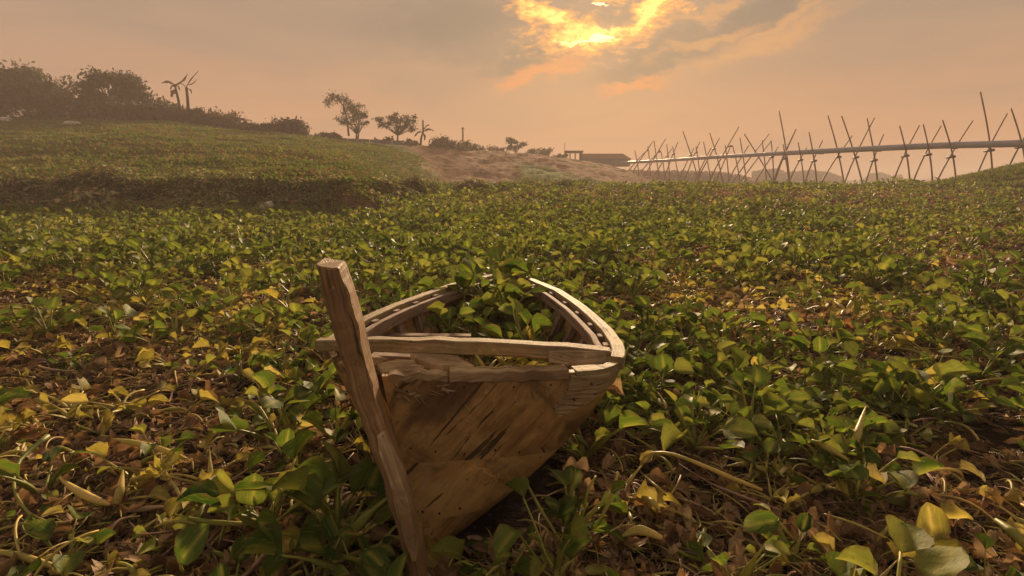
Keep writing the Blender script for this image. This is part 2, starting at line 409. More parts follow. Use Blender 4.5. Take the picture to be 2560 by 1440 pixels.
# ------------------------------------------------------------------ terrain
def ss(a, b, x):
    t_ = np.clip((x - a) / (b - a), 0, 1); return t_ * t_ * (3 - 2 * t_)
A_T = [-3, -1.1, -.889, -.61, -.361, -.28, -.194, -.056, .083, .153, .222, .29, .4, 3]
D_C = [60, 60, 60, 60, 65, 70, 75, 85, 95, 100, 105, 108, 110, 110]
Z_C = [8.6, 8.3, 7.9, 7.6, 6.6, 6.4, 6.4, 6.2, 5.7, 4.9, 2.9, 1.3, 1.05, 1.05]
A_B = [-3, -.28, -.2, -.12, 0, .25, 3]
D_B = [21, 21, 24, 30, 34, 38, 38]
Z_B = [1.42, 1.42, 1.38, 1.28, 1.15, 1.05, 1.05]
D_S = [21.5, 21.5, 40, 56, 60, 62, 62]
def fbm(x, y, s, seed):
    out = np.zeros_like(x); amp = 1.0
    r_ = np.random.default_rng(seed)
    for o in range(4):
        for k in range(3):
            th = r_.uniform(0, 6.28); ph = r_.uniform(0, 6.28); f = s * (2 ** o) * r_.uniform(.8, 1.25)
            out += amp * np.sin((x * math.cos(th) + y * math.sin(th)) * f + ph)
        amp *= 0.55
    return out / 4.0
def zfield(x, y): return 1.05 * ss(12, 38, y)
def height(x, y):
    x = np.asarray(x, dtype=float); y = np.asarray(y, dtype=float)
    yy = np.maximum(y, 0.5); a = x / yy
    zf = zfield(x, y) + 0.035 * fbm(x, y, 2.2, 3) * ss(0, 2, y) + 0.04 * fbm(x, y, .6, 4)
    db = np.interp(a, A_B, D_B) + 0.6 * fbm(x, x * 0, .5, 5) + .45 * fbm(x, y, 1.5, 6)
    zb = np.interp(a, A_B, Z_B) + .13 * fbm(x, x * 0, .45, 15) * ss(-.1, -.3, a); dc = np.interp(a, A_T, D_C); zc = np.interp(a, A_T, Z_C); dsx = np.interp(a, A_B, D_S)
    u_ = np.clip((y - dsx) / np.maximum(dc - dsx, 1), 0, 1)
    zp = zb + (zc - zb) * (u_ * .75 + .25 * ss(0, 1, u_)) + 0.22 * fbm(x, y, .3, 7) * ss(0, .25, u_) + .09 * fbm(x, y, 1.1, 8)
    zp = np.where(y > dc + 12, zc + (1.0 - zc) * ss(12, 60, y - dc), zp)
    wd_ = .6 + .35 * fbm(x, x * 0, .8, 16); f = ss(0, 1, (y - db + wd_) / np.maximum(2 * wd_, .3))
    z = zf + (zp - zf) * f
    # grassy mound at the far right
    z = np.maximum(z, z + 1.9 * np.exp(-(((x - 31.5) / 5.2) ** 2 + ((y - 30) / 7) ** 2) ** 1.2))
    # river bed beyond the field, far shore
    riv = ss(60, 75, y) * ss(.30, .42, a)
    z = z * (1 - riv) + riv * (-1.5)
    far = ss(420, 470, y); z = z * (1 - far) + far * 1.4
    # mound of dug earth on the bank foot, left of the centre
    z += .75 * np.exp(-(((x + 5.6) / 1.15) ** 2 + ((y - 20.6) / .9) ** 2))
    back = ss(0, -6, y); z = z * (1 - back)
    return z
xs = np.unique(np.round(np.concatenate([np.arange(-5, 5, .1), np.arange(5, 34, .3), -np.arange(5, 34, .3), np.arange(34, 130, 1.2), -np.arange(34, 130, 1.2),
      130 * 1.25 ** np.arange(0, 17), -130 * 1.25 ** np.arange(0, 17)]), 3))
ys = np.unique(np.round(np.concatenate([-130 * 1.4 ** np.arange(0, 10), np.arange(-120, 0, 8), np.arange(0, 8, .1), np.arange(8, 19, .3), np.arange(19, 26, .16),
      np.arange(26, 45, .4), np.arange(45, 115, .9), np.arange(115, 240, 5), np.arange(240, 600, 20), 600 * 1.3 ** np.arange(0, 9)]), 3))
GX, GY = np.meshgrid(xs, ys)
GZ = height(GX, GY)
_a = GX / np.maximum(GY, .5)
GZ = GZ + (.20 * fbm(GX, GY, 1.3, 21) + .14 * fbm(GX, GY, 3.1, 22)) * ss(58, 64, GY) * ss(-.2, -.15, _a) * (1 - ss(.3, .36, _a)) * (1 - ss(110, 130, GY))
nx, ny = len(xs), len(ys)
import bisect
_xl, _yl, _zl = xs.tolist(), ys.tolist(), GZ.tolist()
def h1(x, y):
    i = min(max(bisect.bisect_right(_xl, x) - 1, 0), nx - 2); j = min(max(bisect.bisect_right(_yl, y) - 1, 0), ny - 2)
    u = (x - _xl[i]) / (_xl[i + 1] - _xl[i]); v = (y - _yl[j]) / (_yl[j + 1] - _yl[j])
    a, b = _zl[j], _zl[j + 1]
    return (a[i] * (1 - u) + a[i + 1] * u) * (1 - v) + (b[i] * (1 - u) + b[i + 1] * u) * v
V = np.stack([GX.ravel(), GY.ravel(), GZ.ravel()], 1)
ii = (np.arange(ny - 1)[:, None] * nx + np.arange(nx - 1)[None, :]).ravel()
F = np.stack([ii, ii + 1, ii + nx + 1, ii + nx], 1)
me = bpy.data.meshes.new('ground')
me.vertices.add(len(V)); me.vertices.foreach_set('co', V.astype(np.float32).ravel())
me.loops.add(F.size); me.loops.foreach_set('vertex_index', F.astype(np.int32).ravel())
me.polygons.add(len(F)); me.polygons.foreach_set('loop_start', np.arange(0, F.size, 4, dtype=np.int32))
me.polygons.foreach_set('use_smooth', np.ones(len(F), dtype=bool))
me.update(calc_edges=True)
def zones(x, y):
    a = x / np.maximum(y, .5)
    bed = np.interp(a, A_B, D_B)
    turf_ = ss(bed - .2, bed + .6, y) * ss(.9, 1.5, height(x, y))
    turf_ = np.maximum(turf_, ss(25, 38, y) * .75)
    edge = -.125 - .075 * np.clip((y - 60) / 15, 0, 1)
    er = ss(edge - .008, edge + .008, a + .006 * fbm(x, y, .7, 11)) * ss(57, 62, y + 1.2 * fbm(x, y, .4, 12)) * (1 - ss(.34, .4, a))
    gp = ss(.0, .03, a) * (1 - ss(.17, .2, a)) * ss(56, 60, y) * (1 - ss(68, 76, y + (a - .1) * 90 + 2 * fbm(x, y, .4, 13)))
    er = np.maximum(er * (1 - gp), .9 * np.exp(-(((x + 5.6) / 1.2) ** 2 + ((y - 20.6) / 1.2) ** 2) ** 2))
    return er, turf_, gp * .9
z0, z1_, z2_ = zones(GX, GY)
at = me.attributes.new('zone', 'FLOAT_VECTOR', 'POINT'); at.data.foreach_set('vector', np.stack([z0.ravel(), z1_.ravel(), z2_.ravel()], 1).astype(np.float32).ravel())
me.materials.append(M['ground'])
g_o = bpy.data.objects.new('ground', me); COL.objects.link(g_o); tag(g_o, kind='structure')
wm = MB(); wm.add([(-3500, 62, .55), (3500, 62, .55), (3500, 5000, .55), (-3500, 5000, .55)], [(0, 1, 2, 3)])
tag(wm.build('river', M['water']), kind='structure')

# ------------------------------------------------------------------ haze
hz = MB(); hz.box((0, 270, 6), (1100, 660, 18))
HM, t = mat('haze_air')
pv = t.n('ShaderNodeVolumePrincipled'); pv.inputs['Color'].default_value = (0.92, 0.80, 0.73, 1); pv.inputs['Density'].default_value = 0.0027
pv.inputs['Anisotropy'].default_value = 0.0
o_ = t.n('ShaderNodeOutputMaterial'); t.t.links.new(pv.outputs[0], o_.inputs['Volume'])
hzo = hz.build('haze', HM); tag(hzo, kind='stuff')

# ------------------------------------------------------------------ water hyacinth parts
def blade(mb, base, d, up, L, Wd, cup=0.25, curl=0.2, wrinkle=0.0, nl=6, nw=4, tone=0.5, m=0, r_=random, fold=0.0, orb=True):
    """leaf blade from base along d, normal up"""
    d = Vector(d).normalized(); up = Vector(up); up = (up - d * up.dot(d)).normalized(); sd_ = d.cross(up)
    vs, cs, gs = [], [], []
    wv = [r_.uniform(-1, 1) for _ in range(4)]
    for i in range(nl + 1):
        s_ = i / nl
        if orb: w = math.sqrt(max(0.0, 1 - (2 * (s_ ** 0.85) - 1) ** 2)) * (1 - .12 * s_)
        else: w = math.sin(math.pi * min(1, s_ * .96 + .02)) ** .8
        w = max(w, 0.06)
        for j in range(nw + 1):
            q = (j / nw) * 2 - 1
            edge = abs(q)
            ww = w * Wd / 2 * (1 - (r_.random() ** 3 * (.12 + 2.2 * wrinkle) if edge > .9 else 0))
            z = cup * ww * q * q - curl * L * s_ * s_ + fold * ww * abs(q)
            z += wrinkle * L * (math.sin(s_ * 9 + wv[0] * 6 + q * 3 * wv[1]) * .5 + math.sin(q * 6 + wv[2] * 6 + s_ * 5 * wv[3]) * .5) * (0.3 + edge)
            xl = L * (s_ - .10 * (1 - edge) * 0)
            if i == 0 and orb: xl -= L * .05 * edge
            vs.append(Vector(base) + d * xl + sd_ * (ww * q * (1 - .25 * fold)) + up * z)
            rim = max(edge, abs(2 * s_ - 1) ** 3)
            cs.append(tone * (1 - .9 * max(0, rim - .72) / .28) + (.28 if edge < .05 else 0))
            gs.append((xl, ww * q, 0))
    fs = [(i * (nw + 1) + j, i * (nw + 1) + j + 1, (i + 1) * (nw + 1) + j + 1, (i + 1) * (nw + 1) + j) for i in range(nl) for j in range(nw)]
    mb.add(vs, fs, gs, cs, m)

def plant_spec(kind, r_, size=1.0):
    """returns [(blade_mb, stalk_mb)], in metres about the root crown"""
    out = []
    n = {'green': r_.randint(6, 9), 'yellow': r_.randint(5, 8), 'brown': r_.randint(6, 9)}[kind]
    ph = r_.uniform(0, 6.28)
    for k in range(n):
        ph += 2.4 + r_.uniform(-.4, .4)
        young = k / n
        if kind == 'green': inc = R(r_.uniform(28, 62) + 22 * young); ln = r_.uniform(.09, .25)
        elif kind == 'yellow': inc = R(r_.uniform(8, 50)); ln = r_.uniform(.10, .2)
        else: inc = R(r_.uniform(0, 28)); ln = r_.uniform(.08, .2)
        ln *= size
        droop = {'green': r_.uniform(0, .35), 'yellow': r_.uniform(.1, .7), 'brown': r_.uniform(.2, 1.0)}[kind]
        sidew = r_.uniform(-.5, .5) if kind != 'green' else r_.uniform(-.25, .25)
        pts = []; p = Vector((0, 0, .01)); a_ = inc; hd = ph
        ns = 6
        for i in range(ns + 1):
            pts.append(p.copy())
            p = p + Vector((math.cos(hd) * math.cos(a_), math.sin(hd) * math.cos(a_), math.sin(a_))) * (ln / ns)
            a_ -= droop / ns * 1.6; hd += sidew / ns
            if p.z < .005: p.z = .005; a_ = max(a_, 0)
        bulb = r_.random() < (.45 if kind != 'brown' else .25)
        r0 = r_.uniform(.0042, .0075) * size
        rad = [r0 * (1 + (r_.uniform(.9, 1.9) * math.exp(-((i / ns - .38) / .24) ** 2) if bulb else .35 * (1 - i / ns))) * (1 - .45 * i / ns) for i in range(ns + 1)]
        st = MB(); st.tube(pts, rad, 6, c=[.35 + .3 * (i / ns) for i in range(ns + 1)])
        bl = MB()
        d = (pts[-1] - pts[-2]).normalized()
        if kind == 'green':
            d2 = Vector((math.cos(hd), math.sin(hd), r_.uniform(-.4, 1.1))); up = Vector((r_.uniform(-.8, .8), r_.uniform(-.8, .8), 1))
            L = r_.uniform(.062, .125) * size; blade(bl, pts[-1], d * .3 + d2, up, L, L * r_.uniform(.8, 1.18), r_.uniform(.1, .9), r_.uniform(-.1, .4), .05, r_=r_, fold=r_.choice((0, 0, .3, .9)))
        elif kind == 'yellow':
            d2 = Vector((math.cos(hd), math.sin(hd), r_.uniform(-.7, .6))); up = Vector((r_.uniform(-.9, .9), r_.uniform(-.9, .9), 1))
            L = r_.uniform(.055, .10) * size; blade(bl, pts[-1], d * .3 + d2, up, L, L * r_.uniform(.6, 1.05), r_.uniform(.3, 1.3), r_.uniform(0, .6), .09, r_=r_, fold=r_.uniform(0, .8))
        else:
            d2 = Vector((math.cos(hd), math.sin(hd), r_.uniform(-.8, .5))); up = Vector((r_.uniform(-1, 1), r_.uniform(-1, 1), .8))
            L = r_.uniform(.05, .105) * size; blade(bl, pts[-1], d * .4 + d2, up, L, L * r_.uniform(.3, .75), r_.uniform(.5, 2.0), r_.uniform(.1, .9), .15, r_=r_, fold=r_.uniform(0, 1.5))
        out.append((bl, st))
    return out
SM = {'green': 'stalk', 'yellow': 'stalk_y', 'brown': 'stalk_b'}

# hull outline, used for keeping plants out of the boat's planks
ZG = 0.70
GR = [(-.415, 1.705), (-.15, 1.735), (.12, 1.772), (.30, 1.825), (.385, 1.935), (.412, 2.15), (.395, 2.45), (.34, 2.85), (.26, 3.24), (.13, 3.8), (-.02, 4.36)]
GL = [(-.47, 1.715), (-.56, 1.82), (-.66, 1.97), (-.715, 2.12), (-.71, 2.30), (-.68, 2.5), (-.60, 2.8), (-.50, 3.07), (-.36, 3.42), (-.2, 3.9), (-.04, 4.36)]
KL = [(-.292, 1.745, -.05), (-.295, 1.79, -.06), (-.292, 1.85, -.07), (-.29, 1.92, -.08), (-.28, 2.0, -.09), (-.26, 2.2, -.1), (-.22, 2.5, -.1), (-.17, 2.95, -.08), (-.12, 3.3, -.04), (-.07, 3.8, .05), (-.03, 4.33, .36)]
FOOT = [(x * .70 - .05, 1.86 + (y - 1.86) * .93) for x, y in GR] + [(x * .76 - .06, 1.90 + (y - 1.90) * .9) for x, y in GL[::-1]]
def under_bow(x, y):
    px, py = proj(x, y, 0.05)
    yl = 1400 - (px - 1060) * .79
    return 1030 < px < 1440 and yl - 40 < py < yl + 75
def inside(px, py, poly):
    c = False; n = len(poly); j = n - 1
    for i in range(n):
        if (poly[i][1] > py) != (poly[j][1] > py) and px < (poly[j][0] - poly[i][0]) * (py - poly[i][1]) / (poly[j][1] - poly[i][1]) + poly[i][0]: c = not c
        j = i
    return c

# where the mat is brown, yellow or bare, in pixels of the photograph
PATCH = [  # cx, cy, rx, ry, kind, strength
    (165, 750, 120, 50, 'brown', .8), (770, 770, 110, 60, 'brown', .75), (230, 960, 260, 75, 'brown', .8), (300, 800, 500, 160, 'yellow', .3),
    (420, 1180, 420, 130, 'brown', .5), (380, 1150, 480, 170, 'yellow', .45), (350, 1370, 450, 90, 'brown', .65), (850, 880, 90, 60, 'yellow', .5),
    (780, 1060, 130, 140, 'green', .9), (1850, 765, 260, 50, 'yellow', .6), (1780, 790, 260, 40, 'brown', .45), (2130, 770, 120, 45, 'yellow', .9),
    (1700, 665, 150, 28, 'brown', .55), (2440, 610, 300, 90, 'brown', .55), (2000, 495, 900, 34, 'brown', .6), (1800, 1210, 220, 70, 'brown', .6),
    (1750, 1380, 300, 60, 'brown', .7), (2300, 1350, 300, 90, 'yellow', .4), (2470, 1180, 160, 150, 'brown', .4), (2540, 740, 70, 50, 'brown', .6),
    (2100, 1060, 400, 120, 'green', .5), (1700, 950, 220, 110, 'green', .8), (2250, 860, 300, 60, 'yellow', .4), (500, 860, 250, 60, 'yellow', .35), (1500, 1100, 90, 200, 'green', .5)]
BARE = [(50, 925, 85, 55, .9), (2470, 1150, 130, 130, 1.0), (1720, 1400, 280, 55, .85), (2050, 1350, 160, 60, .5), (300, 1010, 120, 30, .4), (1750, 1240, 150, 40, .5), (2480, 1400, 90, 60, .5), (2520, 930, 70, 50, .3)]
def zone_kind(x, y, r_):
    px, py = proj(x, y, h1(x, y) + .08)
    w = {'green': 1.0, 'yellow': .34, 'brown': .34}
    for cx, cy, rx, ry, k, s_ in PATCH:
        q = math.exp(-(((px - cx) / rx) ** 2 + ((py - cy) / ry) ** 2))
        w[k] += 4.2 * s_ * q
        if k != 'green': w['green'] *= 1 - .75 * s_ * q
    nz = mnoise.noise(Vector((x * .9, y * .9, 3)))
    w['brown'] *= 1 + 2.2 * max(0, nz); w['yellow'] *= 1 + 2.0 * max(0, -nz)
    tot = sum(w.values()); u_ = r_.random() * tot
    for k in ('green', 'yellow', 'brown'):
        u_ -= w[k]
        if u_ <= 0: return k
    return 'green'
def bare(x, y):
    px, py = proj(x, y, h1(x, y))
    return max([s_ * math.exp(-(((px - cx) / rx) ** 2 + ((py - cy) / ry) ** 2) ** 1.5) for cx, cy, rx, ry, s_ in BARE])

# prototypes for the near plants: real parts with shared mesh data
PROTO = {}
pr = random.Random(21)
for kind, n in (('green', 8), ('yellow', 5), ('brown', 5)):
    PROTO[kind] = []
    for i in range(n):
        parts = []
        for bl, st in plant_spec(kind, pr):
            parts.append((bl.mesh('leaf', M[kind]), st.mesh('stalk', M[SM[kind]])))
        PROTO[kind].append(parts)

LM = [(1000, 1425, 'the bow post foot'), (815, 860, 'the left beam end'), (820, 700, 'the bow post top'), (1545, 880, 'the right gunwale turn'), (1440, 760, 'the right gunwale'),
      (1000, 760, 'the left gunwale'), (1300, 1260, 'the lower bow planks'), (380, 1110, 'the thick level stalk'), (210, 1230, 'the plump yellow stalk'), (625, 1240, 'the dark round leaf'), (80, 1400, 'the tan corner stalk'),
      (45, 1190, 'the long looping stalk'), (50, 925, 'the left edge hollow'), (165, 745, 'the red-brown tuft'), (250, 960, 'the brown root heap'), (1750, 1150, 'the long arched stalk'), (1720, 1400, 'the bottom mud patch'),
      (2480, 1150, 'the bare right edge mud'), (2150, 1060, 'the tall yellow bud'), (2070, 1125, 'the fat bulb stalk'), (2150, 1210, 'the flat pale leaf'), (2330, 1350, 'the broad olive leaf'), (1950, 1300, 'the folded dark leaf'),
      (1660, 930, 'the bright round leaf'), (1887, 915, 'the pale disc leaf'), (2050, 880, 'the dark upright leaf'), (1440, 1230, 'the narrow upright blade'), (680, 1375, 'the slanting yellow stalk'), (560, 1310, 'the level green stalk'),
      (450, 1405, 'the big dark flat leaf'), (640, 1020, 'the curving stalk'), (2140, 1310, 'the thin straw stem'), (1600, 1330, 'the fat bulb in mud'), (500, 800, 'the yellowed left patch'), (2380, 760, 'the orange tinged patch'),
      (720, 1140, 'the small round green leaf')]
def label_of(px, py, kind, scl, nleaf):
    d, lx, ly, nm = min((math.hypot(px - a, (py - b) * 1.4), a, b, c) for a, b, c in LM)
    dx, dy = px - lx, (py - ly) * 1.4
    rel = []
    if abs(dy) > .45 * abs(dx): rel.append('in front' if dy > 0 else 'behind')
    if abs(dx) > .45 * abs(dy): rel.append('right' if dx > 0 else 'left')
    r_ = ' and '.join(rel)
    r_ = 'behind' if r_ == 'behind' else r_ + ' of'
    size = 'small' if scl < .9 else ('large' if scl > 1.08 else 'middling')
    dist = 'just ' if d < 90 else ('well ' if d > 190 else '')
    return '%s %s hyacinth %s%s %s' % (size, {'green': 'green', 'yellow': 'yellowing', 'brown': 'brown'}[kind], dist, r_, nm)
LOOK = {'green': 'fresh green round-leaved water hyacinth', 'yellow': 'yellowing water hyacinth', 'brown': 'withered brown water hyacinth'}
pr = random.Random(5)
cand = []
step = .205
for iy in range(int(1.5 / step), int(5.4 / step)):
    for ix in range(-38, 39):
        x = (ix + pr.uniform(-.5, .5)) * step; y = (iy + pr.uniform(-.5, .5)) * step
        px, py = proj(x, y, .08)
        out_ = px < -50 or px > 2610 or py > 1475
        if abs(x) > .93 * y + 1.9: continue
        if inside(x, y, FOOT): continue
        if pr.random() < bare(x, y): continue
        if px < 620 and py > 880 and pr.random() < .32: continue
        if px > 1600 and py > 1180 and pr.random() < .22: continue
        if under_bow(x, y): continue
        if mnoise.noise(Vector((x * 1.7, y * 1.7, 6))) < -.28: continue
        # stay clear of the bow's front face and the post foot
        if -.55 < x < .0 and y < 1.78 and y > 1.2 and math.hypot(x + .3, y - 1.65) < .16: continue
        cand.append((y + abs(x) * .1 + (100 if out_ else 0), x, y, px, py))
cand.sort()
MAXP = 300
near = cand[:MAXP - 32]
near_keys = set((c[1], c[2]) for c in near)
def make_plant(x, y, z, kind, r_, label, group, scl, tilt=.25):
    root = bpy.data.objects.new('water_hyacinth', None)
    root.empty_display_size = .05
    root.location = (x, y, z)
    root.rotation_euler = (r_.uniform(-tilt, tilt), r_.uniform(-tilt, tilt), r_.uniform(0, 6.28))
    root.scale = (scl,) * 3
    tag(root, label, 'plant', group); COL.objects.link(root)
    for lm, sm in r_.choice(PROTO[kind]):
        for nm, me_ in (('leaf', lm), ('stalk', sm)):
            c = bpy.data.objects.new(nm, me_); c.parent = root; COL.objects.link(c)
    return root
for _, x, y, px, py in near:
    kind = zone_kind(x, y, pr)
    scl = pr.uniform(.75, 1.2)
    make_plant(x, y, h1(x, y) + pr.uniform(-.02, .05), kind, pr, label_of(px, py, kind, scl, 0), 'water hyacinths crowding the near mud', scl)
for x, y, scl, kd, lb in [(-.60, 1.70, 1.35, 'green', 'tall green hyacinth pressed against the left side of the bow post'), (-.64, 1.86, 1.3, 'green', 'green hyacinth hiding the left bow planks, under the beam end'),
                          (-.70, 2.02, 1.2, 'brown', 'drooping brown hyacinth hanging below the left beam end'), (-.50, 1.60, 1.1, 'green', 'dark green hyacinth left of the pale splintered batten'), (-.54, 1.78, 1.4, 'yellow', 'yellowing hyacinth squeezed between post and left bow planks')]:
    make_plant(x, y, h1(x, y) + .04, kd, pr, lb, 'water hyacinths crowding the near mud', scl)
for x, y, z, scl, kd, lb in [(-.04, 4.22, .40, 1.5, 'green', 'green hyacinth spilling over the far tip of the boat'), (.16, 4.15, .34, 1.5, 'green', 'green hyacinth leaning on the right rail by the far tip'), (-.28, 4.05, .34, 1.5, 'green', 'green hyacinth leaning on the left rail by the far tip'),
                             (-.02, 4.0, .44, 1.3, 'yellow', 'yellowing hyacinth heaped in the far end of the hull'), (-.16, 3.8, .42, 1.3, 'green', 'green hyacinth heaped left inside the far end of the hull')]:
    make_plant(x, y, z, kd, pr, lb, 'water hyacinths crowding the near mud', scl)
# hyacinths growing inside the hull
INS = [(x * .74 - .04, 1.98 + (y - 1.7) * .86) for x, y in GR] + [(x * .78 - .02, 1.98 + (y - 1.7) * .86) for x, y in GL[::-1]]
k = 0
while k < 22:
    x, y = pr.uniform(-.6, .4), pr.uniform(1.95, 4.0)
    if not inside(x, y, INS): continue
    if x < -.25 and y < 2.75: continue
    kind = pr.choices(('green', 'yellow', 'brown'), (5, 3, 3))[0]
    scl = pr.uniform(.75, 1.15)
    lb = '%s %s hyacinth inside the boat, %s, %s' % ('small' if scl < .88 else ('large' if scl > 1.02 else 'middling'), {'green': 'green', 'yellow': 'yellowing', 'brown': 'withered brown'}[kind],
         'right behind the beam' if y < 2.35 else ('amidships' if y < 3.0 else 'toward the far tip'), 'near the left side' if x < -.28 else ('in the middle' if x < .05 else 'near the right side'))
    make_plant(x, y, .40 + .05 * (y - 2) + pr.uniform(-.04, .05) - (.12 if y < 2.05 else 0), kind, pr, lb, 'water hyacinths inside the hull', scl)
    k += 1

# ------------------------------------------------------------------ scatter (stuff) by geometry nodes
def collection_of(meshes, name):
    c = bpy.data.collections.new(name)
    for i, me_ in enumerate(meshes):
        o = bpy.data.objects.new('%s_%s' % (name, 'abcdefghijklmnopqrstuvwxyz'[i]), me_); c.objects.link(o)
    return c
def scatter(name, pts, rots, scl, idx, coll, mats):
    me_ = bpy.data.meshes.new(name); n = len(pts)
    me_.vertices.add(n); me_.vertices.foreach_set('co', np.asarray(pts, dtype=np.float32).ravel())
    a = me_.attributes.new('rot', 'FLOAT_VECTOR', 'POINT'); a.data.foreach_set('vector', np.asarray(rots, dtype=np.float32).ravel())
    a = me_.attributes.new('scl', 'FLOAT_VECTOR', 'POINT'); a.data.foreach_set('vector', np.asarray(scl, dtype=np.float32).ravel())
    a = me_.attributes.new('idx', 'INT', 'POINT'); a.data.foreach_set('value', np.asarray(idx, dtype=np.int32))
    o = bpy.data.objects.new(name, me_); COL.objects.link(o); tag(o, kind='stuff')
    ng = bpy.data.node_groups.new(name, 'GeometryNodeTree')
    ng.interface.new_socket('Geometry', in_out='INPUT', socket_type='NodeSocketGeometry')
    ng.interface.new_socket('Geometry', in_out='OUTPUT', socket_type='NodeSocketGeometry')
    N = ng.nodes; L = ng.links
    gi = N.new('NodeGroupInput'); go = N.new('NodeGroupOutput'); ip = N.new('GeometryNodeInstanceOnPoints'); ci = N.new('GeometryNodeCollectionInfo')
    ci.inputs['Collection'].default_value = coll; ci.inputs['Separate Children'].default_value = True; ci.inputs['Reset Children'].default_value = True
    def na(nm, ty):
        q = N.new('GeometryNodeInputNamedAttribute'); q.data_type = ty; q.inputs[0].default_value = nm; return q.outputs[0]
    e2r = N.new('FunctionNodeEulerToRotation')
    L.new(gi.outputs[0], ip.inputs['Points']); L.new(ci.outputs[0], ip.inputs['Instance']); ip.inputs['Pick Instance'].default_value = True
    L.new(na('idx', 'INT'), ip.inputs['Instance Index']); L.new(na('rot', 'FLOAT_VECTOR'), e2r.inputs[0]); L.new(e2r.outputs[0], ip.inputs['Rotation'])
    L.new(na('scl', 'FLOAT_VECTOR'), ip.inputs['Scale']); L.new(ip.outputs[0], go.inputs[0])
    md = o.modifiers.new('scatter', 'NODES'); md.node_group = ng
    return o

def joined(parts_list, kinds, name):
    mb = MB()
    mats = []
    for (bl, st), kd in zip(parts_list, kinds):
        for src, mk in ((bl, kd), (st, SM[kd])):
            if mk not in mats: mats.append(mk)
            mi = mats.index(mk); b = len(mb.v)
            mb.v += src.v; mb.g += src.g; mb.c += src.c; mb.f += [tuple(i + b for i in f) for f in src.f]; mb.m += [mi] * len(src.f)
    return mb.mesh(name, [M[q] for q in mats])
pr = random.Random(77)
midmesh, midkind = [], []
for kind, n in (('green', 7), ('yellow', 5), ('brown', 5)):
    for i in range(n):
        sp = plant_spec(kind, pr, 1.05)
        midmesh.append(joined(sp, [kind] * len(sp), 'mat_plant')); midkind.append(kind)
CM = collection_of(midmesh, 'mat_plant')
IDX = {k: [i for i, q in enumerate(midkind) if q == k] for k in ('green', 'yellow', 'brown')}
pts, rots, scs, ids = [], [], [], []
def put(x, y, z, kind, s_, tilt=.3):
    pts.append((x, y, z)); rots.append((pr.uniform(-tilt, tilt), pr.uniform(-tilt, tilt), pr.uniform(0, 6.28))); scs.append((s_, s_, s_)); ids.append(pr.choice(IDX[kind]))
for _, x, y, px, py in cand[MAXP - 32:]:
    put(x, y, h1(x, y) + pr.uniform(-.02, .05), zone_kind(x, y, pr), pr.uniform(.8, 1.25))
def db_at(x, y):
    return float(np.interp(x / y, A_B, D_B))
y = 5.4
while y < 42:
    stp = .208 + .006 * max(0, y - 10)
    half = min(.98 * y + 2.8, 46)
    x = -half
    while x < half:
        xx, yy_ = x + pr.uniform(-.5, .5) * stp, y + pr.uniform(-.5, .5) * stp
        x += stp
        a = xx / yy_
        if yy_ > db_at(xx, yy_) - .3: continue
        if xx > 24 and yy_ > 22 and (xx - 31.5) ** 2 / 49 + (yy_ - 30) ** 2 / 90 < 1: continue
        z = h1(xx, yy_)
        put(xx, yy_, z + .10 * mnoise.noise(Vector((xx * .55, yy_ * .55, 0))) + .06 * mnoise.noise(Vector((xx * 1.7, yy_ * 1.7, 0))) + pr.uniform(-.04, .06), zone_kind(xx, yy_, pr), pr.choice((.5, .68, .85, 1.0, 1.1, 1.3)) * pr.uniform(.9, 1.1) * (1 + .012 * yy_))
    y += stp
scatter('water_hyacinth_mat', pts, rots, scs, ids, CM, None)
# understorey near the camera: small extra leaves and withered ones under the big plants
pts, rots, scs, ids = [], [], [], []
for k in range(1500):
    y = 1.2 + 5.2 * pr.random() ** 1.2; x = pr.uniform(-1.0 * y - 1.7, 1.0 * y + 1.7)
    if inside(x, y, FOOT): continue
    b = bare(x, y)
    if pr.random() < b * .95 or under_bow(x, y) or mnoise.noise(Vector((x * 2.2, y * 2.2, 4))) < -.12: continue
    kd = zone_kind(x, y, pr)
    if pr.random() < .5: kd = 'brown'
    put(x, y, h1(x, y) - .005, kd, pr.uniform(.45, .8), .2)
for k in range(170):
    x, y = pr.uniform(-.6, .4), pr.uniform(1.86, 4.15)
    if inside(x, y, INS): put(x, y, .38 + .04 * (y - 2) - (.06 if y < 2 else 0), pr.choices(('green', 'yellow', 'brown'), (2, 2, 3))[0], pr.uniform(.5, .8), .3)
scatter('hyacinth_undergrowth', pts, rots, scs, ids, CM, None)

# dead strands, roots and curled scraps lying on the mud
litter = []
lkind = []
for i in range(10):
    mb = MB()
    for q in range(9):
        p = Vector((pr.uniform(-.05, .05), pr.uniform(-.05, .05), pr.uniform(0, .02))); hd = pr.uniform(0, 6.28); ln = pr.uniform(.05, .2); a_ = pr.uniform(-.1, .6)
        P = []
        hd_d = pr.uniform(-1.6, 1.6)
        for s_ in range(6):
            P.append(p.copy()); p = p + Vector((math.cos(hd) * math.cos(a_), math.sin(hd) * math.cos(a_), math.sin(a_))) * ln / 5; hd += hd_d / 5; a_ -= .28
            p.z = max(p.z, .002)
        r0 = pr.uniform(.0012, .0045)
        mb.tube(P, [r0, r0 * 1.1, r0, r0 * .9, r0 * .7, r0 * .3], 4, c=.5, m=pr.choice((0, 0, 1)))
    for q in range(3):
        th = pr.uniform(0, 6.28)
        blade(mb, (pr.uniform(-.06, .06), pr.uniform(-.06, .06), .012), (math.cos(th), math.sin(th), pr.uniform(-.1, .5)), (pr.uniform(-.8, .8), pr.uniform(-.8, .8), 1), pr.uniform(.04, .12), pr.uniform(.02, .075), pr.uniform(.5, 2), pr.uniform(-.3, .8), .18, 5, 2, m=2, r_=pr)
    litter.append(mb.mesh('litter', [M['stalk_b'], M['stalk_y'], M['brown']]))
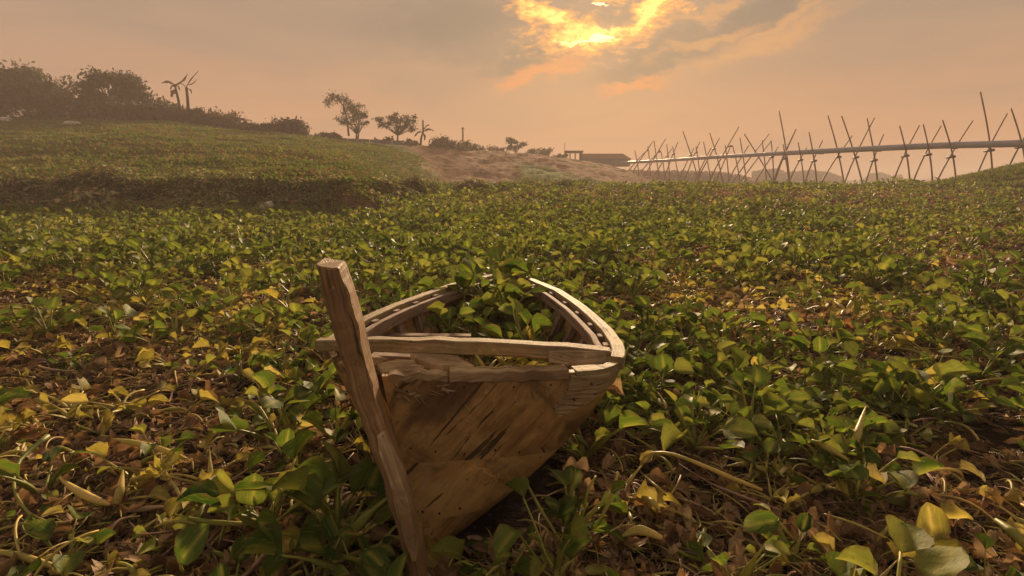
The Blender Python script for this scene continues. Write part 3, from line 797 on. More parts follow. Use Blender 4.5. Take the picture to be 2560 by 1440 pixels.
for i in range(8):
    mb = MB()
    for q in range(2):
        hd = pr.uniform(0, 6.28); ln = pr.uniform(.10, .26); P = []; p = Vector((pr.uniform(-.04, .04), pr.uniform(-.04, .04), .015)); bd = pr.uniform(-1.4, 1.4); a_ = pr.uniform(.0, .7)
        for s_ in range(8):
            P.append(p.copy()); p = p + Vector((math.cos(hd) * math.cos(a_), math.sin(hd) * math.cos(a_), math.sin(a_))) * ln / 7; hd += bd / 7; a_ -= .16; p.z = max(p.z, .006)
        r0 = pr.uniform(.0035, .008); pk = pr.uniform(.2, .7); bl_ = pr.uniform(0, 1.0)
        mb.tube(P, [r0 * (.35 + .65 * min(1, s_ / 2)) * (1 + bl_ * math.exp(-((s_ / 7 - pk) / .22) ** 2)) * (1 - .4 * s_ / 7) for s_ in range(8)], 6, c=[.3 + .08 * s_ for s_ in range(8)], m=(0, 1, 1, 2)[(i + q) % 4])
    litter.append(mb.mesh('litter', [M['stalk_b'], M['stalk_y'], M['stalk']]))
CLi = collection_of(litter, 'litter')
pts, rots, scs, ids = [], [], [], []
for k in range(7800):
    y = 1.1 + 5.8 * pr.random() ** 1.35; x = pr.uniform(-1.0 * y - 1.7, 1.0 * y + 1.7)
    if inside(x, y, FOOT) or pr.random() < bare(x, y) * .75: continue
    s_ = pr.uniform(.5, 1.25)
    pts.append((x, y, h1(x, y) + pr.uniform(-.01, .035))); rots.append((pr.uniform(-.3, .3), pr.uniform(-.3, .3), pr.uniform(0, 6.28))); scs.append((s_, s_, s_)); ids.append(pr.randrange(10))
for k in range(700):
    y = 1.2 + 5.2 * pr.random() ** 1.3; x = pr.uniform(-1.0 * y - 1.6, 1.0 * y + 1.6)
    if inside(x, y, FOOT) or pr.random() < bare(x, y) * .6: continue
    s_ = pr.uniform(.7, 1.25)
    pts.append((x, y, h1(x, y) + pr.uniform(.0, .08))); rots.append((pr.uniform(-.3, .3), pr.uniform(-.3, .3), pr.uniform(0, 6.28))); scs.append((s_, s_, s_)); ids.append(10 + pr.randrange(8))
for k in range(260):
    x, y = pr.uniform(-.65, .4), pr.uniform(1.8, 4.2)
    if inside(x, y, INS): pts.append((x, y, .38 + .04 * (y - 2) + pr.uniform(0, .05))); rots.append((0, 0, pr.uniform(0, 6.28))); scs.append((.8, .8, .8)); ids.append(pr.randrange(10))
scatter('withered_litter', pts, rots, scs, ids, CLi, None)
# silt filling the hull
mb = MB()
gsx = [(-.60, .37)]
prof = []
nq = 24
for i in range(nq + 1):
    q = i / nq; y = 1.80 + q * 2.35
    kx = np.interp(y, [p[1] for p in KL], [p[0] for p in KL])
    xl = kx + (np.interp(y, [p[1] for p in GL], [p[0] for p in GL]) - kx) * .70; xr = kx + (np.interp(y, [p[1] for p in GR[4:]], [p[0] for p in GR[4:]]) - kx) * .70
    if y < 1.98: xr = np.interp(y, [1.80, 1.98], [kx + .08, xr])
    for j in range(13):
        x = xl + (xr - xl) * j / 12
        prof.append((x, y, .35 + .04 * (y - 2) + .03 * mnoise.noise(Vector((x * 5, y * 5, 1)))))
mb.add(prof, [(i * 13 + j, i * 13 + j + 1, (i + 1) * 13 + j + 1, (i + 1) * 13 + j) for i in range(nq) for j in range(12)])
o = mb.build('silt', M['ground'], smooth=True); tag(o, kind='stuff')

# ------------------------------------------------------------------ banks: weeds and grass
def tuft(nb, hgt, spread, wid, mats_, r_, bend=.6):
    mb = MB()
    for q in range(nb):
        th = r_.uniform(0, 6.28); r0 = spread * r_.random(); b0 = Vector((math.cos(th) * r0, math.sin(th) * r0, -.02)); hd = th + r_.uniform(-.8, .8)
        h_ = hgt * r_.uniform(.5, 1.1); lean = r_.uniform(.1, bend); sx = Vector((-math.sin(hd), math.cos(hd), 0)); dd = Vector((math.cos(hd), math.sin(hd), 0))
        w = wid * r_.uniform(.6, 1.2)
        P = [b0, b0 + dd * h_ * lean * .35 + Vector((0, 0, h_ * .6)), b0 + dd * h_ * lean + Vector((0, 0, h_ * (.95 - lean * .3)))]
        vs = [P[0] - sx * w, P[0] + sx * w, P[1] - sx * w * .8, P[1] + sx * w * .8, P[2]]
        mb.add(vs, [(0, 1, 3, 2), (2, 3, 4)], None, .5, r_.randrange(len(mats_)))
    return mb.mesh('tuft', [M[q] for q in mats_])
gr = [tuft(22, .16, .22, .012, ['grass', 'grass', 'drygrass'], pr) for _ in range(3)] + [tuft(22, .16, .22, .012, ['drygrass', 'drygrass', 'grass'], pr) for _ in range(3)]
CG = collection_of(gr, 'grass_tuft')
pts, rots, scs, ids = [], [], [], []
y = 21.0
n_try = 24000
for k in range(n_try):
    y = 21 + 45 * pr.random() ** 1.15; a = pr.uniform(-1.0, .22); x = a * y
    if y < db_at(x, y) - .1: continue
    if a > -.16 and y > 57 and not (.0 < a < .19 and y < 70): continue
    s_ = pr.choice((.4, .6, .8, 1.5)) * pr.uniform(.8, 1.2) * (1 + y / 60)
    band = 2.6 * mnoise.noise(Vector((x * .10, y * .22, 5))) + .45 * math.exp(-((y - 33 - .1 * x) / 7) ** 2) - .30
    ids.append(pr.randrange(3) + (3 if (band + pr.uniform(-.3, .3)) > .15 else 0))
    pts.append((x, y, h1(x, y))); rots.append((0, 0, pr.uniform(0, 6.28))); scs.append((s_ * 1.6, s_ * 1.6, s_ * .42))
for k in range(1500):   # straggling growth on the dug earth
    a = pr.uniform(-.19, .3); y = pr.uniform(58, 96); x = a * y
    if mnoise.noise(Vector((x * .2, y * .2, 9))) < .02: continue
    s_ = pr.uniform(.8, 1.8); ids.append(3 + pr.randrange(3) if pr.random() < .85 else pr.randrange(3)); pts.append((x, y, h1(x, y) - .03)); rots.append((0, 0, pr.uniform(0, 6.28))); scs.append((s_ * 1.5, s_ * 1.5, s_ * .8))
for k in range(4200):   # the grassy mound at the right
    x, y = 31.5 + pr.gauss(0, 4.2), 29.5 + pr.gauss(0, 5)
    if x / y > 1.05 or y < 20: continue
    s_ = pr.uniform(.9, 1.8); ids.append(pr.randrange(3) + (3 if pr.random() < .3 else 0)); pts.append((x, y, h1(x, y))); rots.append((0, 0, pr.uniform(0, 6.28))); scs.append((s_, s_, s_))
for k in range(9000):   # low scrubby growth on the field's far edge
    y = pr.uniform(33, 60); a = pr.uniform(-.15, .98); x = a * y
    if a < .2 and y > 57: continue
    s_ = pr.uniform(.9, 1.7); ids.append(pr.randrange(3) + (3 if pr.random() < .55 else 0)); pts.append((x, y, h1(x, y))); rots.append((0, 0, pr.uniform(0, 6.28))); scs.append((s_ * 1.4, s_ * 1.4, s_ * .7))
scatter('bank_grass', pts, rots, scs, ids, CG, None)

def weedy(r_, mats_, n=26, spread=.34, hgt=.48, ls=.15):
    mb = MB()
    for q in range(6):
        th = r_.uniform(0, 6.28); P = [(0, 0, -.05), (math.cos(th) * spread * .4, math.sin(th) * spread * .4, hgt * .5), (math.cos(th) * spread, math.sin(th) * spread, hgt * r_.uniform(.6, 1.1))]
        mb.tube(P, [.008, .006, .003], 3, m=0)
    for q in range(n):
        th = r_.uniform(0, 6.28); rr = spread * math.sqrt(r_.random()); z = hgt * r_.uniform(.1, 1.0)
        th2 = th + r_.uniform(-1, 1)
        blade(mb, (math.cos(th) * rr, math.sin(th) * rr, z), (math.cos(th2), math.sin(th2), r_.uniform(-.6, .3)), (r_.uniform(-.5, .5), r_.uniform(-.5, .5), 1), ls * r_.uniform(.6, 1.4), ls * r_.uniform(.4, .8), .3, .3, .05, 3, 2, m=r_.randrange(1, len(mats_)), r_=r_, orb=False)
    return mb.mesh('weed', [M[q] for q in mats_])
wd = [weedy(pr, ['stalk_b', 'weed', 'weed'], 34) for _ in range(3)] + [weedy(pr, ['stalk_b', 'weed', 'brown'], 26) for _ in range(2)] + [weedy(pr, ['stalk', 'grass', 'green'], 30) for _ in range(2)]
CW = collection_of(wd, 'weed')
pts, rots, scs, ids = [], [], [], []
for k in range(5200):
    x = pr.uniform(-24, 3.5); 
    ddb = db_at(x, 21.5 if x < -6 else 27)
    for _ in range(3): ddb = db_at(x, ddb)
    y = ddb + pr.gauss(-.3, .38)
    if math.hypot((x + 5.6), (y - 20.6)) < 1.1: continue
    if x > -4 and pr.random() < .45: continue
    lft = x < -14
    s_ = pr.uniform(.45, 1.1) * (1.15 if lft else .9) * (1 + 1.1 * mnoise.noise(Vector((x * .7, 3, 1))))
    pts.append((x, y, h1(x, y) - .05)); rots.append((pr.uniform(-.4, .6), pr.uniform(-.3, .3), pr.uniform(0, 6.28))); scs.append((s_, s_, s_))
    ids.append(pr.choices(range(7), (3, 3, 3, 3, 3, .8, .8))[0])
for k in range(1500):   # weeds along the foot of the earth mound and the far field edge
    y = pr.uniform(30, 58); x = pr.uniform(-.18, .9) * y
    if pr.random() < .5: y = 40 + pr.gauss(0, 2.0)
    s_ = pr.uniform(.5, 1.0); pts.append((x, y, h1(x, y) - .08)); rots.append((0, 0, pr.uniform(0, 6.28))); scs.append((s_, s_, s_ * .7)); ids.append(pr.randrange(7))
for px_, py_, D_, sc_, ki_, lb_ in [(45, 500, 20.4, 2.0, 0, 'big dark leafy weed at the far left foot of the bank'), (130, 470, 21.0, 2.1, 1, 'tall dark weed on the bank face left of the bare soil'), (205, 510, 20.2, 1.6, 5, 'greyish green weed where the dark clump ends'),
      (330, 520, 19.6, 1.5, 5, 'pale green weed low before the bare bank soil'), (540, 545, 18.8, 1.7, 6, 'bright green weed clump standing out from the mat before the bank'), (460, 490, 20.6, 1.4, 3, 'brownish weed halfway up the bank face'),
      (745, 490, 20.6, 1.5, 4, 'brown weed left of the small earth heap'), (1000, 490, 24, 1.6, 2, 'dark weed right of the small earth heap'), (400, 432, 21.6, 1.1, 1, 'small dark weed on the bank edge'), (510, 436, 21.6, 1.3, 2, 'small weed tuft breaking the edge line of the bank')]:
    p_ = W(px_, py_, D_); o = bpy.data.objects.new('weed_bush', wd[ki_]); COL.objects.link(o)
    o.location = (p_.x, D_, h1(p_.x, D_) - .05); o.scale = (sc_ * 1.2, sc_, sc_ * .85); o.rotation_euler = (0, 0, px_ * .1); tag(o, lb_, 'bush')
scatter('bank_weeds', pts, rots, scs, ids, CW, None)

# ------------------------------------------------------------------ the boat
boat = empty('wooden_boat', (-.15, 2.9, 0))
tag(boat, 'weathered old wooden rowing boat stranded among the water hyacinths and filled with them', 'boat')
def cr(P, t_):
    n = len(P) - 1; x = min(max(t_ * n, 0), n - 1e-6); i = int(x); f = x - i
    p0, p1, p2, p3 = P[max(i - 1, 0)], P[i], P[i + 1], P[min(i + 2, n)]
    return Vector([.5 * ((2 * b) + (-a + c) * f + (2 * a - 5 * b + 4 * c - d) * f * f + (-a + 3 * b - 3 * c + d) * f ** 3) for a, b, c, d in zip(p0, p1, p2, p3)])
def gun(side, q):
    P = GR if side > 0 else GL
    v = cr(P, q); return Vector((v[0], v[1], ZG - (.02 if q > .3 else .02 * q / .3) - .07 * max(0, (q - .8) / .2) ))
def hull(side, q, s_):
    """s_ 0 at the keel, 1 at the gunwale"""
    G, K = gun(side, q), cr(KL, q)
    e = ss(.0, .42, q)
    full = 1 - (1 - s_) ** 1.45
    xf = s_ ** (.92 if side > 0 else 1.9) * (1 - e) + full * e
    return Vector((K.x + (G.x - K.x) * xf, K.y + (G.y - K.y) * xf, K.z + (G.z - K.z) * s_))
def strake(side, s0, s1, q0=0.0, q1=1.0, nq=44, ns=5, push=0.0, thick=.022, name='strake', mt='hull', c=.5, jag=None):
    mb = MB(); vs = []; gs = []; L = 0
    fr = []
    for i in range(nq + 1):
        q = q0 + (q1 - q0) * i / nq
        for j in range(ns + 1):
            s_ = s0 + (s1 - s0) * j / ns
            if jag and j == ns: s_ -= jag(q)
            p = hull(side, q, s_); eps = .004
            a_ = hull(side, min(q + eps, 1), s_) - hull(side, max(q - eps, 0), s_); b_ = hull(side, q, min(s_ + eps, 1)) - hull(side, q, max(s_ - eps, 0))
            nn = a_.cross(b_).normalized() * side
            if nn.length < .5: nn = Vector((side, 0, 0))
            fr.append((p + nn * push, p + nn * (push - thick)))
            gs.append((p - hull(side, 0, s_)).length)
    m_ = ns + 1
    outer = [f[0] for f in fr]; inner = [f[1] for f in fr]; n0 = len(outer)
    g = [((p.x * .62 + p.y * .3 + p.z * .72), (-p.x * .72 + p.z * .62 + p.y * .3), s0 * 3) for p in outer] if side > 0 else [(gs[k], (k % m_) / ns * (s1 - s0) * .8 + s0, 0) for k in range(n0)]
    fs = []
    for i in range(nq):
        for j in range(ns):
            a, b, c_, d = i * m_ + j, i * m_ + j + 1, (i + 1) * m_ + j + 1, (i + 1) * m_ + j
            fs.append((a, b, c_, d) if side < 0 else (a, d, c_, b)); fs.append((n0 + a, n0 + d, n0 + c_, n0 + b) if side < 0 else (n0 + a, n0 + b, n0 + c_, n0 + d))
    rim = [j for j in range(m_)] + [i * m_ + ns for i in range(1, nq + 1)] + [nq * m_ + j for j in range(ns - 1, -1, -1)] + [i * m_ for i in range(nq - 1, 0, -1)]
    for k in range(len(rim)):
        a, b = rim[k], rim[(k + 1) % len(rim)]; fs.append((a, b, n0 + b, n0 + a))
    mb.add(outer + inner, fs, g + g, c)
    return mb.build(name, M[mt], boat, smooth=False)
jg = lambda q: (.02 * abs(mnoise.noise(Vector((q * 60, 0, 2)))) + (.035 * max(0, mnoise.noise(Vector((q * 22, 4, 2)))) if q < .12 else 0))
for sd_ in (1, -1):
    cuts = [0.0, .30, .60, 1.0] if sd_ > 0 else [0.0, .35, .68, 1.0]
    for i in range(3):
        strake(sd_, cuts[i] - (.012 if i else 0), cuts[i + 1], push=.0025 * i, jag=jg if i == 2 else None)
# thick top edge plank of the bow, broken off at its right
def edge_plank(q0, q1, depth, hgt, push, name, mt, nq=16, top=.012, jagged=0.0):
    mb = MB(); secs = []
    for i in range(nq + 1):
        q = q0 + (q1 - q0) * i / nq
        G = gun(1, q); a_ = gun(1, min(q + .01, 1)) - gun(1, max(q - .01, 0)); a_.z = 0; a_.normalize(); n_ = Vector((a_.y, -a_.x, 0))
        tz = top + jagged * mnoise.noise(Vector((q * 70, 1, 1))); hh = hgt * (1 + .5 * jagged * 20 * abs(mnoise.noise(Vector((q * 90, 3, 1)))))
        o_ = G + n_ * push; i_ = G - n_ * depth
        secs.append([o_ + Vector((0, 0, tz)), i_ + Vector((0, 0, tz)), i_ + Vector((0, 0, tz - hh)), o_ + Vector((0, 0, tz - hh))])
    mb.sweep(secs); return mb.build(name, M[mt], boat, bevel=.002)
edge_plank(.012, .080, .045, .022, .006, 'bow_cap_plank', 'split', 22, .004, .016)
edge_plank(.082, .232, .045, .035, .010, 'bow_cap_plank', 'split', 40, .012, .009)
edge_plank(.245, .37, .05, .028, .010, 'bow_cap_plank', 'rail', 14, .004, .002)
# nailed patch board at the right of the bow
mb = MB()
def onhull(px_, s_, out):
    q = px_; p = hull(1, q, s_); a_ = hull(1, q + .004, s_) - hull(1, q - .004, s_); b_ = hull(1, q, min(1, s_ + .004)) - hull(1, q, s_ - .004); return p + a_.cross(b_).normalized() * out
pa = [(.238, .985), (.30, .985), (.36, .985), (.352, .93), (.30, .865), (.25, .80), (.235, .83), (.243, .9)]
o1 = [onhull(q, s_, .022) for q, s_ in pa]; o2 = [onhull(q, s_, .004) for q, s_ in pa]
n_ = len(pa); mb.add(o1 + o2, [tuple(range(n_)), tuple(range(n_, 2 * n_))[::-1]] + [(i, (i + 1) % n_, n_ + (i + 1) % n_, n_ + i) for i in range(n_)], [(q * 3, s_, 0) for q, s_ in pa] * 2)
tag(mb.build('patch_board', M['rail'], boat, bevel=.003), 'pale broken board nailed over the upper bow planking')
# splinters and fibres on the bow face
def frag(q, s_, L, ang, w, mt='split'):
    p = onhull(q, s_, .006); p2 = onhull(q + .02, s_, .006); p3 = onhull(q, s_ + .02, .006)
    a_ = (p2 - p).normalized(); b_ = (p3 - p).normalized(); d = a_ * math.cos(R(ang)) + b_ * math.sin(R(ang))
    nn = a_.cross(b_).normalized()
    mb = MB(); mb.tube([p - nn * .004, p + d * L * .5 + nn * .006, p + d * L + nn * .010], [w, w * .8, w * .2], 5); mb.build('splinter', M[mt], boat)
sr = random.Random(4)
for q, s_, L, an, w in [(.165, .90, .05, -55, .003), (.185, .92, .05, -60, .003), (.205, .93, .045, -65, .0025), (.105, .86, .03, -40, .003), (.11, .78, .025, 10, .005), (.04, .74, .02, 20, .006),
                        (.19, .50, .07, 60, .004), (.185, .44, .05, 65, .003), (.10, .33, .10, 70, .002), (.085, .45, .10, 55, .002), (.06, .20, .045, 75, .004), (.28, .6, .03, 30, .003)]:
    frag(q, s_, L, an, w)
for k in range(26):   # rotten fibres under the cap at the left of the bow
    frag(sr.uniform(.012, .075), sr.uniform(.90, .985), sr.uniform(.015, .05), sr.uniform(-60, 30), sr.uniform(.002, .006), sr.choice(('split', 'post')))
for k, (q, s_) in enumerate([(.03, .66), (.07, .64), (.12, .62), (.17, .63), (.22, .61), (.27, .62), (.035, .93), (.10, .945), (.16, .94), (.21, .945), (.04, .34), (.09, .32), (.15, .33), (.26, .88), (.30, .9), (.28, .95)]):
    p = onhull(q, s_, .001); p2 = onhull(q, s_, .009 if q < .25 else .026); mb = MB(); mb.tube([p, p2], [.004, .0035], 6); mb.build('nail', M['dark'], boat)
# broken breast-hook boards behind the stem
def slab(poly, z, th, name, mt, tilt=0.0, label=None):
    mb = MB(); cx = sum(p[0] for p in poly) / len(poly)
    up = [(x, y, z + tilt * (x - cx)) for x, y in poly]; dn = [(x, y, z - th + tilt * (x - cx)) for x, y in poly]; n_ = len(poly)
    mb.add(up + dn, [tuple(range(n_)), tuple(range(n_, 2 * n_))[::-1]] + [(i, n_ + i, n_ + (i + 1) % n_, (i + 1) % n_) for i in range(n_)], [(p[0], p[1], 0) for p in up + dn])
    o = mb.build(name, M[mt], boat, bevel=.0025)
    if label: o['label'] = label
    return o
slab([(-.42, 1.735), (-.315, 1.745), (-.285, 1.775), (-.315, 1.80), (-.34, 1.855), (-.40, 1.87), (-.46, 1.83)], ZG + .004, .022, 'deck_board', 'split', .05)
slab([(-.325, 1.84), (-.27, 1.79), (-.18, 1.775), (-.125, 1.785), (-.16, 1.83), (-.20, 1.90), (-.265, 1.915), (-.36, 1.90)], ZG + .012, .024, 'deck_board', 'split', -.03, 'cracked pale board beside the cross beam')
slab([(-.58, 1.87), (-.49, 1.80), (-.46, 1.845), (-.44, 1.90), (-.52, 1.97), (-.60, 1.97)], ZG - .006, .02, 'deck_board', 'post', .02)
# gunwale rails, inner rail and spacer blocks
def railbar(side, q0, q1, off_out, off_in, ztop, h_, name, mt, nq=44, wig=.002):
    mb = MB(); secs = []
    for i in range(nq + 1):
        q = q0 + (q1 - q0) * i / nq
        G = gun(side, q); a_ = gun(side, min(q + .01, 1)) - gun(side, max(q - .01, 0)); a_.z = 0; a_.normalize(); n_ = Vector((a_.y, -a_.x, 0)) * side
        wz = wig * mnoise.noise(Vector((q * 40, side * 3, h_ * 50))); wn_ = wig * mnoise.noise(Vector((q * 30, side * 5, 7)))
        o_ = G + n_ * (off_out + wn_); i_ = G + n_ * (off_in + wn_)
        secs.append([o_ + Vector((0, 0, ztop + wz)), i_ + Vector((0, 0, ztop + wz)), i_ + Vector((0, 0, ztop - h_)), o_ + Vector((0, 0, ztop - h_))])
    mb.sweep(secs); return mb.build(name, M[mt], boat, bevel=.003)
railbar(1, .385, .99, .020, -.030, .016, .046, 'outer_rail', 'rail')
railbar(-1, .24, .99, .020, -.028, .016, .046, 'outer_rail', 'rail')
railbar(1, .43, .97, -.056, -.084, -.004, .050, 'inner_rail', 'inner')
railbar(-1, .27, .97, -.050, -.078, -.004, .055, 'inner_rail', 'inner')
for side, qs in ((1, [.45, .49, .54, .60, .66, .72, .79, .86]), (-1, [.30, .37, .44, .51, .58, .65, .72, .80, .88])):
    for k, q in enumerate(qs):
        G = gun(side, q); a_ = (gun(side, q + .01) - gun(side, q - .01)); th = math.atan2(a_.y, a_.x)
        n_ = Vector((a_.y, -a_.x, 0)).normalized() * side
        mb = MB(); mb.box(G + n_ * -.040 + Vector((0, 0, -.012)), (.045, .028, .03), Matrix.Rotation(th, 3, 'Z')); mb.build('spacer_block', M['inner'], boat, bevel=.002)
        # rib following the hull
        mb = MB(); secs = []
        for i in range(9):
            s_ = .97 - i / 8 * .75
            p = hull(side, q, s_); t_ = (hull(side, q + .01, s_) - hull(side, q - .01, s_)).normalized(); b_ = (hull(side, q, min(1, s_ + .01)) - hull(side, q, s_ - .01)).normalized()
            nn = t_.cross(b_).normalized() * side
            p = p - nn * .024
            w = .020
            secs.append([p - t_ * w, p + t_ * w, p + t_ * w - nn * .03, p - t_ * w - nn * .03])
        mb.sweep(secs); mb.build('rib', M['inner'], boat, bevel=.002)
# cross beam
def bar(P, Wd, Hh, name, mt, parent, up=Vector((0, 0, 1)), bevel=.004, wob=.003, seed=0):
    mb = MB(); secs = []; n = len(P)
    P = [Vector(p) for p in P]
    for i, p in enumerate(P):
        t_ = (P[min(i + 1, n - 1)] - P[max(i - 1, 0)]).normalized(); a_ = t_.cross(up).normalized(); b_ = a_.cross(t_).normalized()
        w = Wd[i] if hasattr(Wd, '__len__') else Wd; h_ = Hh[i] if hasattr(Hh, '__len__') else Hh
        q = wob * mnoise.noise(Vector((i * .9, seed, 1))); q2 = wob * mnoise.noise(Vector((i * .9, seed, 5)))
        secs.append([p - a_ * (w / 2 + q) + b_ * (h_ / 2 + q2), p - a_ * w / 2 - b_ * (h_ / 2 - q), p + a_ * (w / 2 - q2) - b_ * h_ / 2, p + a_ * w / 2 + b_ * (h_ / 2 + q)])
    mb.sweep(secs); return mb.build(name, M[mt], parent, bevel=bevel)
bL, bR = Vector((-.715, 1.985, ZG + .022)), Vector((.335, 1.835, ZG + .030))
P = [bL.lerp(bR, i / 14) + Vector((0, 0, .012 * math.sin(i / 14 * 3.1))) for i in range(15)]
bar(P, [.046 + .010 * (i / 14) for i in range(15)], [.040 + .010 * math.sin(i / 14 * 3) for i in range(15)], 'cross_beam', 'rail', boat, seed=3, wob=.007)
mb = MB(); Pq = bL.lerp(bR, .80); Pe = bR + Vector((.03, -.004, 0))
bar([Pq + Vector((0, -.030, -.006)), Pq.lerp(Pe, .35) + Vector((0, -.031, -.006)), Pq.lerp(Pe, .75) + Vector((0, -.028, -.004)), Pe + Vector((-.03, -.012, -.004))], [.012, .016, .016, .005], [.040, .050, .044, .022], 'beam_scarf', 'split', boat, seed=9, bevel=.002)
# stem post: tall leaning timber
PB = [W(1062, 1500, 1.60), W(1042, 1400, 1.60), W(1018, 1310, 1.605), W(984, 1190, 1.61), W(947, 1080, 1.615), W(914, 980, 1.615), W(889, 890, 1.61), W(869, 810, 1.60), W(848, 735, 1.59), W(829, 668, 1.58)]
PB = [cr([tuple(p) for p in PB], i / 36) for i in range(37)]
mb = MB(); secs = []
for i, p in enumerate(PB):
    t_ = (PB[min(i + 1, len(PB) - 1)] - PB[max(i - 1, 0)]).normalized(); fw = Vector((0, 1, 0)); fw = (fw - t_ * fw.dot(t_)).normalized(); a_ = t_.cross(fw).normalized() * -1
    if a_.x < 0: a_ = -a_
    w = np.interp(i / 4, range(10), [.050, .052, .054, .058, .062, .066, .070, .074, .072, .062]) / 2; d_ = .045 + .003 * mnoise.noise(Vector((i * .7, 8, 2)))
    q = .010 * mnoise.noise(Vector((i * .45, 2, 2))) + .005 * mnoise.noise(Vector((i * 1.7, 6, 2)))
    c_ = .012 + .012 * abs(mnoise.noise(Vector((i * .8, 5, 2))))
    secs.append([p - a_ * (w - c_) - fw * d_, p + a_ * (w - c_ + q) - fw * d_, p + a_ * (w + q) - fw * (d_ - c_), p + a_ * w + fw * d_, p - a_ * w + fw * d_, p - a_ * (w + q) - fw * (d_ - c_)])
# slanted saw cut on top: the left side stands higher
top = secs[-1]; secs[-1] = [p + Vector((-.004, 0, .012 - (p - PB[-1]).x * .35)) for p in top]
mb.sweep(secs); stem = mb.build('stem_post', M['post'], boat, bevel=.004)
# bar coloured dark as the shade in the gap, and the pale splintered edge of the inner stem
PI_ = [W(1038, 1392, 1.555), W(1027, 1335, 1.555), W(1009, 1260, 1.56), W(989, 1190, 1.565), W(968, 1125, 1.57), W(955, 1080, 1.575)]
bar(PI_, [.05] * 6, [.014, .034, .044, .042, .036, .014], 'stem_batten', 'split', boat, up=Vector((1, 0, .1)), seed=11, wob=.012, bevel=.003)
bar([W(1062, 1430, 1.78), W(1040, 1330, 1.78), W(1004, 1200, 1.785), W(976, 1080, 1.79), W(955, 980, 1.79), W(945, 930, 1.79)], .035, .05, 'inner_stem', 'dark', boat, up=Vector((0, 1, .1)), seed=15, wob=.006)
# floor slats and a small thwart showing inside at the left
for i, (a_, b_) in enumerate([((-.60, 2.30, .58), (-.24, 2.27, .575)), ((-.60, 2.62, .58), (-.20, 2.64, .57)), ((-.44, 2.55, .52), (-.26, 2.30, .55))]):
    bar([Vector(a_).lerp(Vector(b_), k / 4) for k in range(5)], .09 if i == 2 else .05, .018, 'floor_slat', 'inner', boat, seed=20 + i, bevel=.002)
for k in range(7):
    q = .30 + k * .07; p = hull(-1, q, .62)
# stern stem
bar([(-.03, 4.36, .3), (-.03, 4.37, .5), (-.035, 4.38, .70)], .05, .05, 'stern_post', 'post', boat, up=Vector((0, 1, 0)))

# ------------------------------------------------------------------ loose swollen stalks and marked leaves in the foreground
def loose_stalk(pix, rad, mt, label, zoff=None, D=None, leaf=None):
    """pix: pixels along the stalk with a height above the ground for each"""
    P = []
    for px, py, hz_ in pix:
        x, y, z = ray(px, py)
        tt = (CAM_Z - hz_) / -z
        P.append(Vector((x * tt, y * tt, hz_)))
    n = 12
    PP = [cr([tuple(p) for p in P], i / n) for i in range(n + 1)]
    rr = [np.interp(i / n, np.linspace(0, 1, len(rad)), rad) for i in range(n + 1)]
    root = empty('swollen_stalk' if leaf is None else 'fallen_leaf', PP[0]); tag(root, label, 'stalk' if leaf is None else 'leaf')
    mb = MB(); mb.tube(PP, rr, 8, c=[.45 + .3 * (i / n) for i in range(n + 1)]); mb.build('stalk', M[mt], root, smooth=True)
    if leaf:
        L, wd_, up, tn, d = leaf
        mb = MB(); blade(mb, PP[-1], d if d else (PP[-1] - PP[-2]), up, L, wd_, .25, .12, .03, 8, 6, tone=.5); mb.build('blade', M[tn], root, smooth=True)
    return root
LS = loose_stalk
LS([(285, 1098, .14), (340, 1108, .15), (400, 1122, .14), (470, 1150, .11)], [.004, .013, .014, .012, .006], 'stalk_y', 'thick pale green stalk lying level left of the bow post')
LS([(148, 1195, .15), (190, 1225, .15), (235, 1248, .14), (275, 1262, .12)], [.002, .012, .016, .013, .004], 'stalk_y', 'plump yellow stalk pointing up leftward below the thick level stalk')
LS([(290, 1262, .10), (300, 1225, .14), (308, 1175, .18)], [.014, .017, .001], 'yellow', 'pointed tan bud standing upright beside the plump yellow stalk')
LS([(325, 1200, .10), (380, 1185, .11), (440, 1172, .11)], [.008, .009, .004], 'stalk_y', 'olive stalk lying level just under the thick pale green one')
LS([(430, 1285, .10), (500, 1302, .12), (560, 1308, .12), (620, 1310, .10)], [.003, .009, .010, .006], 'stalk', 'green stalk lying level under the dark round leaf')
LS([(500, 1235, .12), (540, 1260, .13), (580, 1285, .12), (612, 1312, .10)], [.004, .013, .010, .005], 'stalk_y', 'yellow bent stalk touching the dark round leaf')
LS([(610, 1378, .09), (670, 1352, .10), (755, 1325, .09)], [.004, .011, .005], 'stalk_y', 'yellow stalk slanting up to the right near the photo bottom')
LS([(-10, 1378, .10), (50, 1390, .10), (110, 1408, .09), (165, 1425, .08)], [.006, .012, .010, .006], 'stalk_y', 'tan stalk running down to the right in the bottom left corner')
LS([(810, 1225, .10), (818, 1255, .12), (800, 1290, .11), (785, 1310, .08)], [.006, .011, .010, .004], 'stalk_y', 'curved plump stalk hanging left of the post foot')
LS([(790, 1425, .08), (870, 1392, .09), (955, 1358, .08)], [.006, .009, .004], 'stalk_y', 'straight straw coloured stalk leaning toward the post foot')
LS([(120, 1090, .20), (50, 1150, .17), (35, 1220, .14), (75, 1285, .11), (140, 1308, .07)], [.012, .008, .006, .005, .003], 'stalk', 'long looping stalk at the left edge of the photo')
LS([(505, 1250, .10), (580, 1200, .12), (680, 1130, .13)], [.005, .004, .003], 'stalk_b', 'thin reddish stem slanting up toward the dark green plants')
LS([(265, 1405, .04), (270, 1340, .10), (300, 1300, .12), (350, 1290, .10)], [.005, .005, .005, .003], 'stalk_b', 'thin pinkish stem arching over the brown litter')
LS([(1600, 1165, .11), (1620, 1135, .16), (1680, 1135, .18), (1760, 1165, .16), (1830, 1195, .12), (1905, 1225, .08)], [.004, .006, .007, .008, .010, .006], 'stalk_y', 'long arched yellow-green stalk right of the bow')
